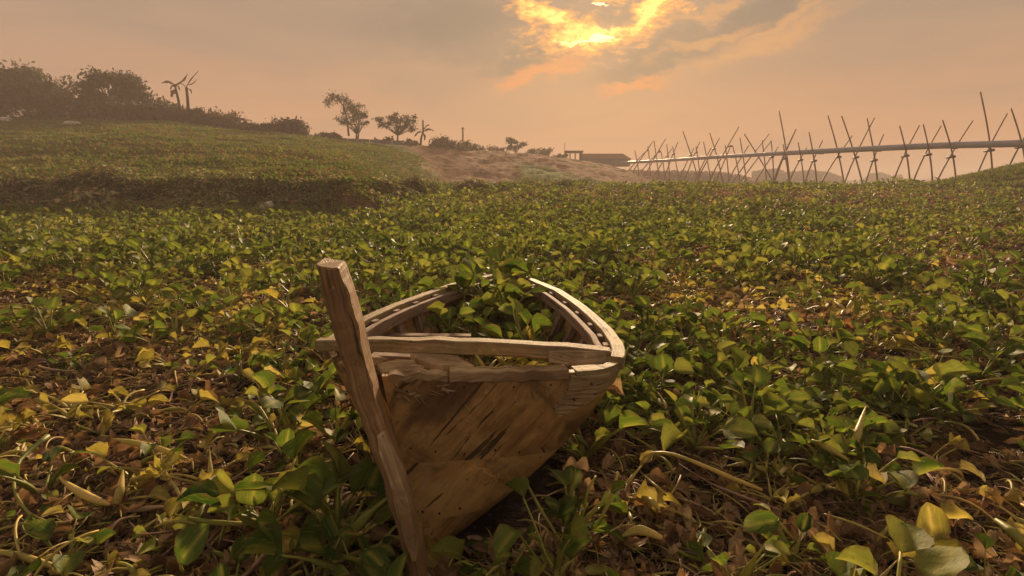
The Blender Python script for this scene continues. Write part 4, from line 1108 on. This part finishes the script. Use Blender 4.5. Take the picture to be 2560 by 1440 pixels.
LS([(1600, 1180, .10), (1640, 1215, .12), (1665, 1235, .10)], [.003, .006, .004], 'stalk_y', 'short stalk branching below the long arched one')
LS([(1690, 1155, .08), (1770, 1205, .09), (1840, 1235, .08), (1950, 1275, .05)], [.002, .004, .006, .003], 'stalk_b', 'thin purplish stem running under the long arched stalk')
LS([(2030, 1100, .20), (2070, 1120, .20), (2120, 1150, .16)], [.004, .014, .004], 'stalk_y', 'fat yellow bulb stalk pointing to the right of the boat')
LS([(2140, 1110, .16), (2145, 1080, .20), (2165, 1015, .26)], [.012, .018, .001], 'stalk_y', 'tall pointed yellow bud standing in the plants at the right')
LS([(1555, 1340, .08), (1600, 1325, .10), (1655, 1345, .08)], [.004, .018, .008], 'stalk_y', 'fat green-yellow bulb lying on the mud at the lower right of the bow')
LS([(1608, 1245, .10), (1630, 1255, .12), (1650, 1275, .10)], [.010, .014, .004], 'stalk_y', 'round pale bulb in the dark gap right of the bow')
LS([(1430, 1310, .05), (1425, 1250, .14), (1440, 1165, .24)], [.006, .012, .001], 'green', 'narrow upright blade beside the lower bow')
LS([(1450, 1310, .05), (1462, 1260, .12), (1470, 1225, .17), (1490, 1190, .20)], [.006, .008, .006, .004], 'stalk', 'green stalk rising to a torn leaf beside the lower bow')
LS([(1480, 1330, .05), (1520, 1260, .14), (1545, 1180, .22)], [.005, .007, .006], 'stalk_y', 'stiff yellow stalk leaning right below the bow')
LS([(1310, 1195, .27), (1350, 1270, .20), (1400, 1350, .10)], [.003, .006, .005], 'stalk', 'thin dark stem leaning on the lower bow planks')
LS([(2060, 1285, .10), (2140, 1310, .11), (2215, 1345, .08)], [.003, .005, .004], 'stalk_y', 'thin straw stem lying over the mud at the lower right')
LS([(2260, 1370, .09), (2340, 1400, .09), (2440, 1445, .06)], [.004, .007, .006], 'stalk_b', 'tan broken stem in the bottom right')
LS([(2490, 1300, .12), (2530, 1330, .13), (2570, 1370, .10)], [.008, .016, .012], 'stalk', 'thick green stalk leaving the photo at the lower right')
LS([(680, 1080, .10), (668, 1050, .16), (640, 1010, .22), (590, 995, .26)], [.008, .007, .005, .003], 'stalk', 'green stalk curving up to the left beside the post')
UPV = (0, -.55, .85)
LS([(628, 1300, .05), (630, 1285, .12), (632, 1262, .16)], [.006, .005, .004], 'stalk', 'dark green round leaf standing out of the brown litter', leaf=(.11, .12, (0, -.9, .35), 'green', (0, .25, 1)))
LS([(730, 1170, .06), (720, 1150, .14), (715, 1120, .18)], [.005, .004, .003], 'stalk', 'small round green leaf standing left of the post', leaf=(.085, .09, (-.1, -.9, .4), 'green', (.1, .2, 1)))
LS([(2140, 1260, .05), (2142, 1225, .14), (2148, 1200, .18)], [.007, .006, .005], 'stalk', 'flat grey-green round leaf held level right of the mud', leaf=(.10, .12, (0, -.35, 1), 'green', (0, 1, .25)))
LS([(2330, 1390, .04), (2325, 1370, .09), (2330, 1350, .11)], [.006, .005, .004], 'stalk', 'broad olive round leaf at the lower right', leaf=(.12, .125, (0, -.8, .5), 'yellow', (.05, .3, 1)))
LS([(1985, 1350, .04), (1960, 1320, .12), (1945, 1300, .15)], [.006, .005, .004], 'stalk', 'dark green folded leaf arching left over the mud', leaf=(.12, .09, (-.3, -.5, .8), 'green', (-1, .1, -.25)))
LS([(470, 1440, .03), (455, 1425, .08), (450, 1405, .11)], [.006, .005, .004], 'stalk', 'big dark leaf lying flat at the bottom left', leaf=(.13, .13, (-.2, -.7, .7), 'green', (.4, .3, .6)))
LS([(1660, 990, .10), (1655, 960, .18), (1660, 930, .22)], [.006, .005, .004], 'stalk', 'bright green round leaf beside the right gunwale', leaf=(.11, .13, (0, -.7, .7), 'green', (0, .5, 1)))
LS([(1885, 960, .12), (1886, 935, .18), (1887, 915, .22)], [.004, .003, .003], 'stalk', 'small pale disc-like leaf right of the boat', leaf=(.06, .06, (0, -1, .3), 'yellow', (0, .1, 1)))
LS([(2100, 950, .12), (2060, 900, .22), (2050, 880, .26)], [.004, .004, .003], 'stalk', 'dark green upright leaf in the yellowed patch at the right', leaf=(.10, .10, (-.4, -.9, .3), 'green', (0, .2, 1)))

# ------------------------------------------------------------------ trees and bushes
def tree(name, base, hgt, crown, nleaf, leaf, r_, label, cat='tree', mt='tree', trunks=1, clumps=26, group=None, trunk_r=.16, lean=(0, 0), low=.35, clump_r=.16, limbs=True):
    """crown = (rx, ry, rz) of the crown's outline, centred at hgt - rz"""
    root = empty(name, base); tag(root, label, cat, group)
    b = Vector(base); rx, ry, rz = crown
    cc = b + Vector((lean[0], lean[1], hgt - rz))
    cl = []
    for i in range(clumps):
        while True:
            v = Vector((r_.uniform(-1, 1), r_.uniform(-1, 1), r_.uniform(-1, 1)))
            if .25 < v.length < 1 and v.z > -.9 + low * abs(v.x): break
        cl.append(cc + Vector((v.x * rx, v.y * ry, v.z * rz)))
    if limbs:
        mb = MB()
        for k in range(trunks):
            bx = b + Vector((r_.uniform(-.3, .3) * (trunks > 1) * 2, 0, -.2)); fork = bx.lerp(cc, .45) + Vector((r_.uniform(-.3, .3), r_.uniform(-.3, .3), 0))
            mb.tube([bx, bx.lerp(fork, .5) + Vector((r_.uniform(-.15, .15), 0, 0)), fork], [trunk_r, trunk_r * .8, trunk_r * .62], 7)
            for c_ in cl[k::trunks]:
                mid = fork.lerp(c_, .5) + Vector((r_.uniform(-.2, .2), r_.uniform(-.2, .2), r_.uniform(0, .3))) * rz * .3
                mb.tube([fork, mid, c_], [trunk_r * .38, trunk_r * .22, trunk_r * .08], 4, caps=False)
        mb.build('trunk', M['bark'], root, smooth=True)
    n = nleaf // clumps
    vs = []; cr_ = clump_r * (rx + rz)
    rg = np.random.default_rng(r_.randrange(1 << 30))
    P = np.concatenate([np.array(c_)[None] + rg.normal(0, 1, (n, 3)) * np.array([1, 1, .62]) * cr_ * .5 * rg.uniform(.6, 1.3) for c_ in cl])
    a_ = rg.normal(0, 1, (len(P), 3)); a_ /= np.linalg.norm(a_, axis=1)[:, None]; b_ = rg.normal(0, 1, (len(P), 3)); b_ -= a_ * (a_ * b_).sum(1)[:, None]; b_ /= np.linalg.norm(b_, axis=1)[:, None]
    sz = (leaf * rg.uniform(.5, 1.3, len(P)))[:, None]
    quad = np.stack([P - a_ * sz, P + b_ * sz * .45, P + a_ * sz, P - b_ * sz * .45], 1).reshape(-1, 3)
    quad[:, 2] = np.maximum(quad[:, 2], b.z - .3)
    leafmesh('crown', quad, M[mt], root)
    return root
def leafmesh(name, quad, mt, root=None, kind=None):
    if root is not None: quad = quad - np.array(root.location)[None]
    me_ = bpy.data.meshes.new(name); n = len(quad)
    me_.vertices.add(n); me_.vertices.foreach_set('co', quad.astype(np.float32).ravel())
    me_.loops.add(n); me_.loops.foreach_set('vertex_index', np.arange(n, dtype=np.int32))
    me_.polygons.add(n // 4); me_.polygons.foreach_set('loop_start', np.arange(0, n, 4, dtype=np.int32))
    me_.update(calc_edges=True)
    a = me_.attributes.new('tone', 'FLOAT', 'POINT'); a.data.foreach_set('value', np.full(n, .5, dtype=np.float32))
    me_.materials.append(mt)
    o = bpy.data.objects.new(name, me_); COL.objects.link(o)
    if root is not None: o.parent = root
    if kind: tag(o, kind=kind)
    return o
def crown_px(px0, px1, top, D):
    a_, b_ = W(px0, top, D), W(px1, top, D); return (a_.x + b_.x) / 2, abs(b_.x - a_.x) / 2, a_.z
tr = random.Random(31)
def tree_px(name, px0, px1, top, bot, D, label, **kw):
    cx, rx, zt = crown_px(px0, px1, top, D); g = h1(cx, D); zb_ = W((px0 + px1) / 2, bot, D).z
    rz = max(.4, (zt - (zb_ if kw.get('cat') != 'bush' else min(g, zb_))) / 2)
    return tree(name, (cx, D, g), zt - g, (rx, min(rx, 3), rz), label=label, r_=tr, **kw)
tree_px('broad_tree', -70, 165, 172, 262, 62, 'broad dark flat-topped tree cut by the left edge of the photo', nleaf=9000, leaf=.22, clumps=46, trunk_r=.35)
tree_px('broad_tree', 192, 348, 182, 262, 62, 'smaller rounded dark tree on the left hilltop', nleaf=7000, leaf=.20, clumps=36, trunk_r=.28)
tree_px('wispy_tree', 846, 935, 262, 330, 76, 'thin airy twin-trunked tree on the ridge', nleaf=1700, leaf=.14, clumps=30, clump_r=.12, trunks=2, trunk_r=.16)
tree_px('small_round_tree', 936, 1046, 280, 332, 76, 'round spreading tree next to the airy twin-trunked one', nleaf=2300, leaf=.15, clumps=34, clump_r=.12, trunk_r=.16)
tree_px('distant_tree', 1262, 1312, 343, 378, 106, 'small hazy tree behind the brown earth mound', nleaf=1100, leaf=.25, clumps=14, trunk_r=.15)
# tall drooping branch of the wispy tree: an arching sapling on its left
root = empty('drooping_sapling', W(868, 338, 75.5)); tag(root, 'tall leaning sapling with a drooping top above the ridge', 'tree')
mb = MB(); PS = [W(872, 340, 75.5), W(868, 300, 75.5), W(858, 262, 75.5), W(868, 240, 75.5)]
mb.tube(PS, [.14, .11, .08, .03], 6)
mb.tube([W(860, 268, 75.5), W(845, 244, 75.5), W(826, 240, 75.5), W(818, 262, 75.5)], [.08, .06, .05, .02], 5); mb.build('trunk', M['bark'], root, smooth=True)
q_ = []
for k in range(1300):
    f = tr.random(); base_ = random.Random(k).choice([W(845, 244, 75.5), W(830, 240, 75.5), W(819, 252, 75.5), W(862, 246, 75.5), W(875, 258, 75.5), W(862, 275, 75.5), W(882, 272, 75.5), W(890, 285, 75.5)])
    p = base_ + Vector((tr.gauss(0, .28), tr.gauss(0, .3), tr.gauss(-.15, .32))); a_ = Vector((tr.gauss(0, 1), tr.gauss(0, 1), tr.gauss(0, 1.6))).normalized(); b_ = a_.orthogonal().normalized(); s_ = .12
    q_ += [p - a_ * s_, p + b_ * s_ * .45, p + a_ * s_, p - b_ * s_ * .45]
leafmesh('crown', np.array([tuple(v) for v in q_]), M['tree'], root)
BU = [(-70, 90, 222, 318, 60.5, 'grey-brown scrub under the broad flat-topped tree'), (60, 215, 238, 320, 60, 'scrub bush filling the gap between the two dark trees'), (170, 340, 240, 322, 60, 'scrub bush under the smaller rounded tree'),
      (290, 410, 236, 326, 60, 'bush sloping down right of the rounded tree'), (350, 460, 256, 330, 60, 'low bush left of the broken banana stems'), (420, 520, 268, 338, 60, 'bush at the foot of the broken banana stems'),
      (470, 560, 290, 350, 61, 'low green bush just beyond the banana stems'), (510, 605, 283, 356, 62, 'rounded brown bush in the middle of the hedge line'), (570, 665, 302, 358, 63, 'low brown bush beside the small shelter'),
      (640, 725, 314, 362, 64, 'flat brown bush on the hedge line'), (675, 766, 300, 362, 65, 'last rounded bush where the hedge line ends'), (1070, 1140, 347, 378, 80, 'low round bush on the earth mound crest'),
      (925, 995, 346, 380, 77, 'dark bush beneath the round spreading tree'), (1000, 1050, 350, 384, 78, 'small bush beside the banana plant'), (790, 850, 336, 352, 72, 'low scrub bush at the left end of the grey wall'), (1090, 1180, 354, 380, 82, 'ragged bush beside the lone post'), (1150, 1215, 366, 386, 90, 'small scrub bush right of the lone post'), (1375, 1420, 384, 400, 102, 'last small scrub bush before the open shelter'), (1195, 1270, 370, 392, 104, 'hazy low bush left of the distant small tree'), (1310, 1385, 370, 392, 104, 'hazy low bush right of the distant small tree')]
for px0, px1, t0_, b0_, D, lb in BU:
    small = D > 75
    tree_px('bush', px0, px1, t0_, b0_, D, lb, nleaf=7000 if not small else 1500, leaf=.16 if not small else .2, clumps=40 if not small else 20, cat='bush', mt='scrub', limbs=False, group=None, low=-.6, clump_r=.2)
# broken banana stems and banana plants
def banana(px, py, D, stem, leaves, label, rad=.13):
    root = empty('banana_plant', W(px, py, D)); tag(root, label, 'plant')
    mb = MB(); P = [W(a_, b_, D) for a_, b_ in stem]; P[0] = P[0] - Vector((0, 0, .6)); mb.tube(P, [rad * (1.2 - .5 * i / len(P)) for i in range(len(P))], 7); mb.build('trunk', M['bark'], root, smooth=True)
    for lf in leaves:
        mb = MB(); Q = [W(a_, b_, D) for a_, b_ in lf[:-1]]; w = lf[-1]
        n = 8; C = [cr([tuple(p) for p in Q], i / n) for i in range(n + 1)]
        vs = []
        for i, p in enumerate(C):
            d = (C[min(i + 1, n)] - C[max(i - 1, 0)]).normalized(); sdv = d.cross(Vector((0, 1, 0))).normalized(); sdv = (sdv + Vector((0, .8, 0))).normalized()
            ww = w * math.sin(math.pi * (i / n * .9 + .08)) ** .6 * (1 + .55 * tr.uniform(-1, 1)); sag = Vector((0, 0, -.35 * ww))
            vs += [p + sdv * ww + sag, p, p - sdv * ww * .9 + sag]
        mb.add(vs, [f for i in range(n) for f in ((i * 3, i * 3 + 1, i * 3 + 4, i * 3 + 3), (i * 3 + 1, i * 3 + 2, i * 3 + 5, i * 3 + 4))])
        mb.tube(C, [.04 * (1 - .7 * i / n) for i in range(n + 1)], 4)
        mb.build('leaf', M['scrub'], root, smooth=True)
banana(450, 275, 59, [(452, 278), (446, 250), (440, 225), (437, 212)], [((437, 212), (420, 203), (403, 208), .12), ((437, 212), (455, 202), (470, 183), .2), ((440, 226), (432, 228), (428, 242), .2), ((439, 216), (430, 214), (426, 224), .08), ((438, 214), (446, 216), (449, 226), .07)], 'broken banana stem whose top leaf slants up and one hangs left', .12)
banana(467, 272, 59, [(470, 275), (469, 245), (466, 218)], [((466, 218), (475, 200), (496, 177), .13), ((472, 212), (482, 208), (492, 198), .1), ((468, 222), (476, 224), (479, 234), .07), ((466, 222), (460, 212), (452, 208), .06)], 'taller broken banana stem with forked top leaning right', .14)
banana(741, 312, 64, [(741, 318), (740, 305), (738, 298)], [((738, 298), (730, 299), (721, 302), .12), ((738, 298), (740, 292), (743, 288), .12), ((738, 300), (748, 302), (750, 310), .12)], 'tiny banana plant above the last rounded bush', .1)
banana(1052, 360, 78, [(1050, 366), (1053, 345), (1058, 330), (1057, 300)], [((1057, 330), (1045, 330), (1036, 342), .16), ((1058, 330), (1070, 322), (1085, 327), .16), ((1058, 326), (1066, 314), (1073, 312), .14), ((1057, 332), (1062, 340), (1060, 352), .12)], 'banana plant with spread leaves right of the ridge trees', .13)

# utility post, shelter, shed, low wall, litter
mb = MB(); mb.tube([W(1157, 372, 86) - Vector((0, 0, 1.5)), W(1157, 318, 86)], [.14, .11], 8); mb.box(W(1157, 322, 86), (.5, .12, .1)); tag(mb.build('wooden_post', M['plank']), 'slim lone post standing on the crest of the earth mound', 'post')
root = empty('shelter', W(1434, 402, 104)); tag(root, 'small open shelter with a flat roof on posts beside the shed', 'shelter')
mb = MB(); mb.box(W(1434, 380, 104), (3.2, 2.6, .35)); mb.build('roof', M['plank'], root)
for px_, dd in ((1415, -1), (1425, 1.0), (1438, -1), (1452, 1.0)):
    a_, b_ = W(px_, 381, 104 + dd), W(px_, 404, 104 + dd); mb = MB(); mb.tube([a_, b_], .12 if px_ < 1450 else .3, 6); mb.build('post', M['plank'], root)
mb = MB(); mb.tube([W(1412, 384, 103), W(1412, 357, 103)], [.05, .04], 5); mb.build('pole', M['plank'], root)
root = empty('long_shed', W(1515, 410, 114)); tag(root, 'long low shed with rust red roof and sloping right end', 'shed')
D = 114
L0, L1 = W(1452, 408, D), W(1578, 408, D); zt = W(1500, 383, D).z; ze = W(1500, 396, D).z; zg = L0.z - .6
mb = MB(); cx = (L0.x + L1.x) / 2; lw = (L1.x - L0.x)
mb.box((cx, D + 1.5, (zg + ze) / 2), (lw - .4, 3.0, ze - zg)); mb.build('wall', M['shedwall'], root)
mb = MB()
x0, x1, y0, y1 = L0.x, L1.x, D - .4, D + 3.4
ym = (y0 + y1) / 2
top = [(x0 + .3, ym, zt), (x1 - 1.4, ym, zt)]
V8 = [(x0, y0, ze), (x1, y0, ze - .15), (x1, y1, ze - .15), (x0, y1, ze), top[0], top[1]]
mb.add(V8, [(0, 1, 5, 4), (2, 3, 4, 5), (1, 2, 5), (3, 0, 4), (0, 3, 2, 1)]); mb.build('roof', M['rust'], root)
root = empty('low_wall', W(900, 352, 73)); tag(root, 'low grey retaining wall under the ridge trees', 'wall')
for i in range(8):
    a_ = 785 + i * 28; p, q = W(a_, 343 + i * 1.2, 72 + i * .35), W(a_ + 27.5, 344 + i * 1.2, 72.3 + i * .35); g = min(h1(p.x, p.y), h1(q.x, q.y)) - .6
    mb = MB(); mb.box(((p.x + q.x) / 2, p.y, (p.z + g) / 2), (q.x - p.x, .3, p.z - g), Matrix.Rotation(math.atan2(q.y - p.y, q.x - p.x), 3, 'Z')); mb.build('panel', M['wall'], root)
root = empty('shelter', W(595, 300, 66)); tag(root, 'tiny flat-roofed shelter peeking over the hedge line', 'shelter')
mb = MB(); mb.box(W(597, 297, 66), (2.2, 1.6, .18), Matrix.Rotation(.12, 3, 'Y')); mb.build('roof', M['shedwall'], root)
for px_ in (580, 612): mb = MB(); mb.tube([W(px_, 298, 66), W(px_, 325, 66)], .07, 5); mb.build('post', M['plank'], root)
def crumple(px, py, D, size, label, name='sack', cat='litter', seed=0):
    p = W(px, py, D); g = h1(p.x, p.y)
    mb = MB(); r_ = random.Random(seed); vs = []
    nu, nv = 10, 8
    for i in range(nv + 1):
        th = math.pi * i / nv
        for j in range(nu):
            ph = 2 * math.pi * j / nu; v = Vector((math.sin(th) * math.cos(ph), math.sin(th) * math.sin(ph), math.cos(th)))
            k_ = 1 + .38 * mnoise.noise(v * 1.9 + Vector((seed, 0, 0))) + r_.uniform(-.06, .06); vs.append(Vector((p.x, p.y, g + size[2] * .45)) + Vector((v.x * size[0], v.y * size[1], v.z * size[2])) * .5 * k_)
    mb.add(vs, [(i * nu + j, i * nu + (j + 1) % nu, (i + 1) * nu + (j + 1) % nu, (i + 1) * nu + j) for i in range(nv) for j in range(nu)])
    tag(mb.build(name, M['sack']), label, cat)
crumple(672, 528, 20.2, (.75, .5, .5), 'pale crumpled sack at the foot of the weedy bank', seed=1)
crumple(180, 314, 50, (1.6, .7, .45), 'whitish sheet lying high on the grassy slope', 'plastic_sheet', seed=2)
crumple(8, 283, 54, (1.5, .7, .5), 'whitish bundle on the slope at the left edge of the photo', 'bundle', seed=3)
crumple(1405, 456, 57, (1.6, .6, .3), 'pale scrap on the green patch below the earth mound', 'plastic_sheet', seed=4)
crumple(320, 430, 24, (.35, .3, .2), 'small pale scrap on top of the left bank', 'scrap', seed=5)
crumple(1755, 473, 42, (1.2, .4, .25), 'small pale scrap on the brown far edge of the field', 'scrap', seed=6)
crumple(2180, 497, 30, (.35, .3, .25), 'small white scrap in the right half of the field', 'scrap', seed=7)
crumple(1470, 492, 33, (.45, .3, .3), 'yellowish scrap in the field beyond the boat', 'scrap', seed=8)

# far woods and shore, one mass each
def wood_mass(name, pts_px, D0, D1, n, leaf, mt, seed):
    rg = np.random.default_rng(seed); q_ = []
    pxs = np.array([p[0] for p in pts_px], float); tp = np.array([p[1] for p in pts_px], float)
    X = rg.uniform(pxs[0], pxs[-1], n); f = rg.uniform(0, 1, n) ** .8
    topr = np.interp(X, pxs, tp) + rg.normal(0, 1.0, n)
    D = D0 + (D1 - D0) * (X - pxs[0]) / (pxs[-1] - pxs[0]) + rg.uniform(-12, 12, n)
    ang = (X - 1280) / FPX
    zt_ = CAM_Z + (462 - topr) / 1443 * D; zb_ = np.full(n, .3)
    Z = zb_ + (zt_ - zb_) * f
    Xw = (X - 1280) / 1425 * D
    P = np.stack([Xw, D, Z], 1)
    a_ = rg.normal(0, 1, (n, 3)); a_ /= np.linalg.norm(a_, axis=1)[:, None]; b_ = rg.normal(0, 1, (n, 3)); b_ -= a_ * (a_ * b_).sum(1)[:, None]; b_ /= np.linalg.norm(b_, axis=1)[:, None]
    s_ = leaf * rg.uniform(.6, 1.3, n)[:, None]
    leafmesh(name, np.stack([P - a_ * s_, P + b_ * s_ * .6, P + a_ * s_, P - b_ * s_ * .6], 1).reshape(-1, 3), M[mt], None, 'stuff')
wood_mass('far_scrub', [(1570, 428), (1640, 431), (1700, 430), (1790, 433), (1850, 441), (1900, 455)], 150, 170, 9000, .5, 'brown', 1)
wood_mass('far_wood', [(1880, 432), (1940, 424), (1960, 434), (1990, 432), (2030, 430), (2065, 432), (2100, 444), (2108, 458)], 240, 260, 7000, .8, 'scrub', 2)
wood_mass('far_tree_clump', [(2160, 452), (2175, 438), (2205, 436), (2225, 444), (2250, 440), (2262, 456)], 290, 290, 3500, .9, 'tree', 3)
wood_mass('far_shore_trees', [(2060, 460), (2120, 455), (2300, 454), (2330, 448), (2360, 455), (2420, 453), (2600, 456), (2900, 452)], 430, 430, 7000, 1.2, 'tree', 4)

# ------------------------------------------------------------------ pipeline on bamboo trestles
PD = [(2900, 340, 36), (2560, 358, 41), (2300, 366, 48), (2000, 381, 61), (1800, 392, 78), (1600, 405, 105), (1480, 409, 130)]
pl = empty('pipeline', W(2560, 358, 41)); tag(pl, 'long dark pipe carried over the field edge on crossed bamboo trestles', 'pipeline')
PPp = [cr([tuple(W(*p)) for p in PD], i / 60) for i in range(61)]
mb = MB(); mb.tube(PPp, .25, 12); mb.build('pipe', M['pipe'], pl, smooth=True)
def pd_at(px):
    xs_ = [p[0] for p in PD][::-1]; return np.interp(px, xs_, [p[2] for p in PD][::-1])
for px_ in (2052, 2196, 2388):   # joints with straps
    D = pd_at(px_); rowp = np.interp(px_, [p[0] for p in PD][::-1], [p[1] for p in PD][::-1])
    a_, b_ = W(px_ - 8, rowp, D), W(px_ + 8, rowp, pd_at(px_ + 8)); mb = MB(); mb.tube([a_, b_], .29, 12); mb.build('collar', M['pipe'], pl, smooth=True)
def c6(x, y): return (1960 + x * .2361, 200 + y * .2361)
def c5(x, y): return (1400 + x * .2361, 200 + y * .2361)
TR = [  # each: poles as (top), (foot) in crop pixels
    (c6, (2405, 300), (2545, 1000), (2720, 330), (2345, 1040), 'bamboo trestle at the right edge of the photo over the grassy mound'),
    (c6, (2080, 125), (2205, 1100), (2365, 355), (2005, 1120), 'bamboo trestle with the tallest upright pole of the row'),
    (c6, (1680, 425), (1822, 1150), (2000, 430), (1600, 1120), 'bamboo trestle whose right arm leans far out above the pipe'),
    (c6, (1475, 470), (1575, 1150), (1665, 485), (1355, 1120), 'bamboo trestle standing left of the far-leaning one'),
    (c6, (1225, 485), (1330, 1120), (1435, 480), (1190, 1020), 'bamboo trestle in front of the end of the distant tree clump'),
    (c6, (880, 405), (995, 1140), (1055, 575), (860, 1120), 'bamboo trestle at the strapped pipe joint beside the distant tree clump'),
    (c6, (610, 380), (820, 1070), (960, 400), (655, 1070), 'bamboo trestle with two long arms opening wide above the pipe'),
    (c6, (465, 375), (622, 1050), (725, 590), (455, 1010), 'bamboo trestle with one long arm leaning left and one short arm'),
    (c6, (265, 550), (352, 1140), (410, 640), (265, 1000), 'short-armed bamboo trestle at the left strapped pipe joint'),
    (c6, (150, 660), (195, 1000), (240, 720), (95, 1000), 'small bamboo trestle left of the strapped joint'),
    (c6, (-10, 680), (55, 1130), (130, 520), (-60, 1000), 'bamboo trestle with a thin arm leaning right over the hazy wood'),
    (c5, (2320, 330), (2435, 1140), (2500, 520), (2300, 1000), 'bamboo trestle with a very tall thin pole in the middle of the row'),
    (c5, (2235, 640), (2245, 980), (2310, 710), (2150, 960), 'stubby bamboo trestle left of the very tall thin pole'),
    (c5, (1950, 570), (2275, 1130), (2215, 570), (1900, 990), 'wide V-armed bamboo trestle'),
    (c5, (2140, 640), (2170, 960), (2240, 640), (2000, 960), 'thin bamboo trestle behind the wide V-armed one'),
    (c5, (1905, 610), (1960, 1000), (2000, 690), (1830, 990), 'thin bamboo trestle before the wide V-armed one'),
    (c5, (1830, 700), (1880, 960), (1895, 495), (1650, 940), 'bamboo trestle with one long arm slanting right above the pipe'),
    (c5, (1750, 690), (1775, 960), (1800, 720), (1710, 940), 'faint short bamboo trestle before the slanting arm'),
    (c5, (1585, 560), (1680, 920), (1690, 615), (1510, 950), 'bamboo trestle with crossed arms above the pipe toward the shed'),
    (c5, (1520, 655), (1575, 960), (1600, 720), (1490, 950), 'faint narrow bamboo trestle toward the shed'),
    (c5, (1440, 700), (1470, 950), (1480, 655), (1370, 940), 'faint bamboo trestle behind the left-leaning pole'),
    (c5, (1300, 540), (1430, 950), (1420, 720), (1320, 940), 'faint bamboo trestle with a long pole leaning left'),
    (c5, (1190, 700), (1235, 930), (1250, 655), (1150, 930), 'faint bamboo trestle close left of the left-leaning pole'),
    (c5, (1130, 680), (1150, 920), (1180, 730), (1060, 920), 'faint bamboo trestle near the shed, third from the pipe end'),
    (c5, (1070, 760), (1090, 920), (1120, 620), (960, 910), 'faint bamboo trestle near the shed with a long right-leaning arm'),
    (c5, (995, 640), (1030, 910), (1060, 740), (920, 900), 'faint bamboo trestle near the shed, second from the pipe end'),
    (c5, (930, 700), (945, 900), (985, 650), (820, 900), 'faint bamboo trestle next to the shed, leaning right'),
    (c5, (790, 740), (830, 980), (900, 760), (750, 930), 'last faint bamboo trestle at the shed end of the pipe')]
for f_, t1, b1, t2, b2, lb in TR:
    a1, a2, a3, a4 = f_(*t1), f_(*b1), f_(*t2), f_(*b2)
    pxm = (a1[0] + a2[0] + a3[0] + a4[0]) / 4; D = float(pd_at(pxm)); r0 = .034 + .0005 * D
    def pole(tp, ft, dt_, db_):
        A = W(tp[0], tp[1], D + dt_); B = W(ft[0], ft[1], D + db_); d = (B - A).normalized()
        g = h1(B.x, B.y); 
        if B.z > g - .3: B = B + d * min(3.0, (B.z - g + .3) / max(.2, -d.z))
        return A, B
    A1, B1 = pole(a1, a2, -.9, .9); A2, B2 = pole(a3, a4, .9, -.9)
    # keep the crossing clear of the pipe: poles pass before and behind it
    root = empty('bamboo_trestle', ((B1.x + B2.x) / 2, D, min(B1.z, B2.z))); tag(root, lb, 'trestle', 'bamboo trestles under the pipeline')
    for A, B, sg in ((A1, B1, -1), (A2, B2, 1)):
        n = 9; bow = Vector((sg * .06 * tr.uniform(-1, 1), sg * .28, 0)); P = [A.lerp(B, i / n) + bow * math.sin(math.pi * i / n) for i in range(n + 1)]
        mb = MB(); rr = []
        PQ = []
        for i, p in enumerate(P):
            PQ.append(p); rr.append(r0 * (.8 + .45 * i / n) * (1.12 if i % 2 else 1))
        mb.tube(PQ, rr, 6); mb.build('pole', M['bamboo'], root, smooth=True)
    # rope lashing where the poles cross
    best = min(((A1.lerp(B1, i / 40), A2.lerp(B2, j / 40)) for i in range(41) for j in range(41)), key=lambda pq: math.hypot(pq[0].x - pq[1].x, pq[0].z - pq[1].z))
    c_ = (best[0] + best[1]) / 2; mb = MB(); mb.tube([c_ + Vector((0, -.42, .02)), c_ + Vector((0, .42, -.02))], [.07 + .0008 * D] * 2, 7); mb.build('lashing', M['rope'], root, smooth=True)

by = {}
for o in S.objects:
    if o.parent is None and o.name.startswith('water_hyacinth') and o.get('label'): by.setdefault(o['label'], []).append(o)
for lb, ol in by.items():
    if len(ol) < 2: continue
    ol.sort(key=lambda o: o.location.y)
    words_ = {2: ('nearer', 'farther'), 3: ('nearest', 'middle', 'farthest')}.get(len(ol))
    if words_ is None: words_ = ('nearest', 'second nearest') + ('middle',) * (len(ol) - 4) + ('second farthest', 'farthest')
    for o, w_ in zip(ol, words_): o['label'] = w_ + ' ' + lb
print('objects', len(S.objects))
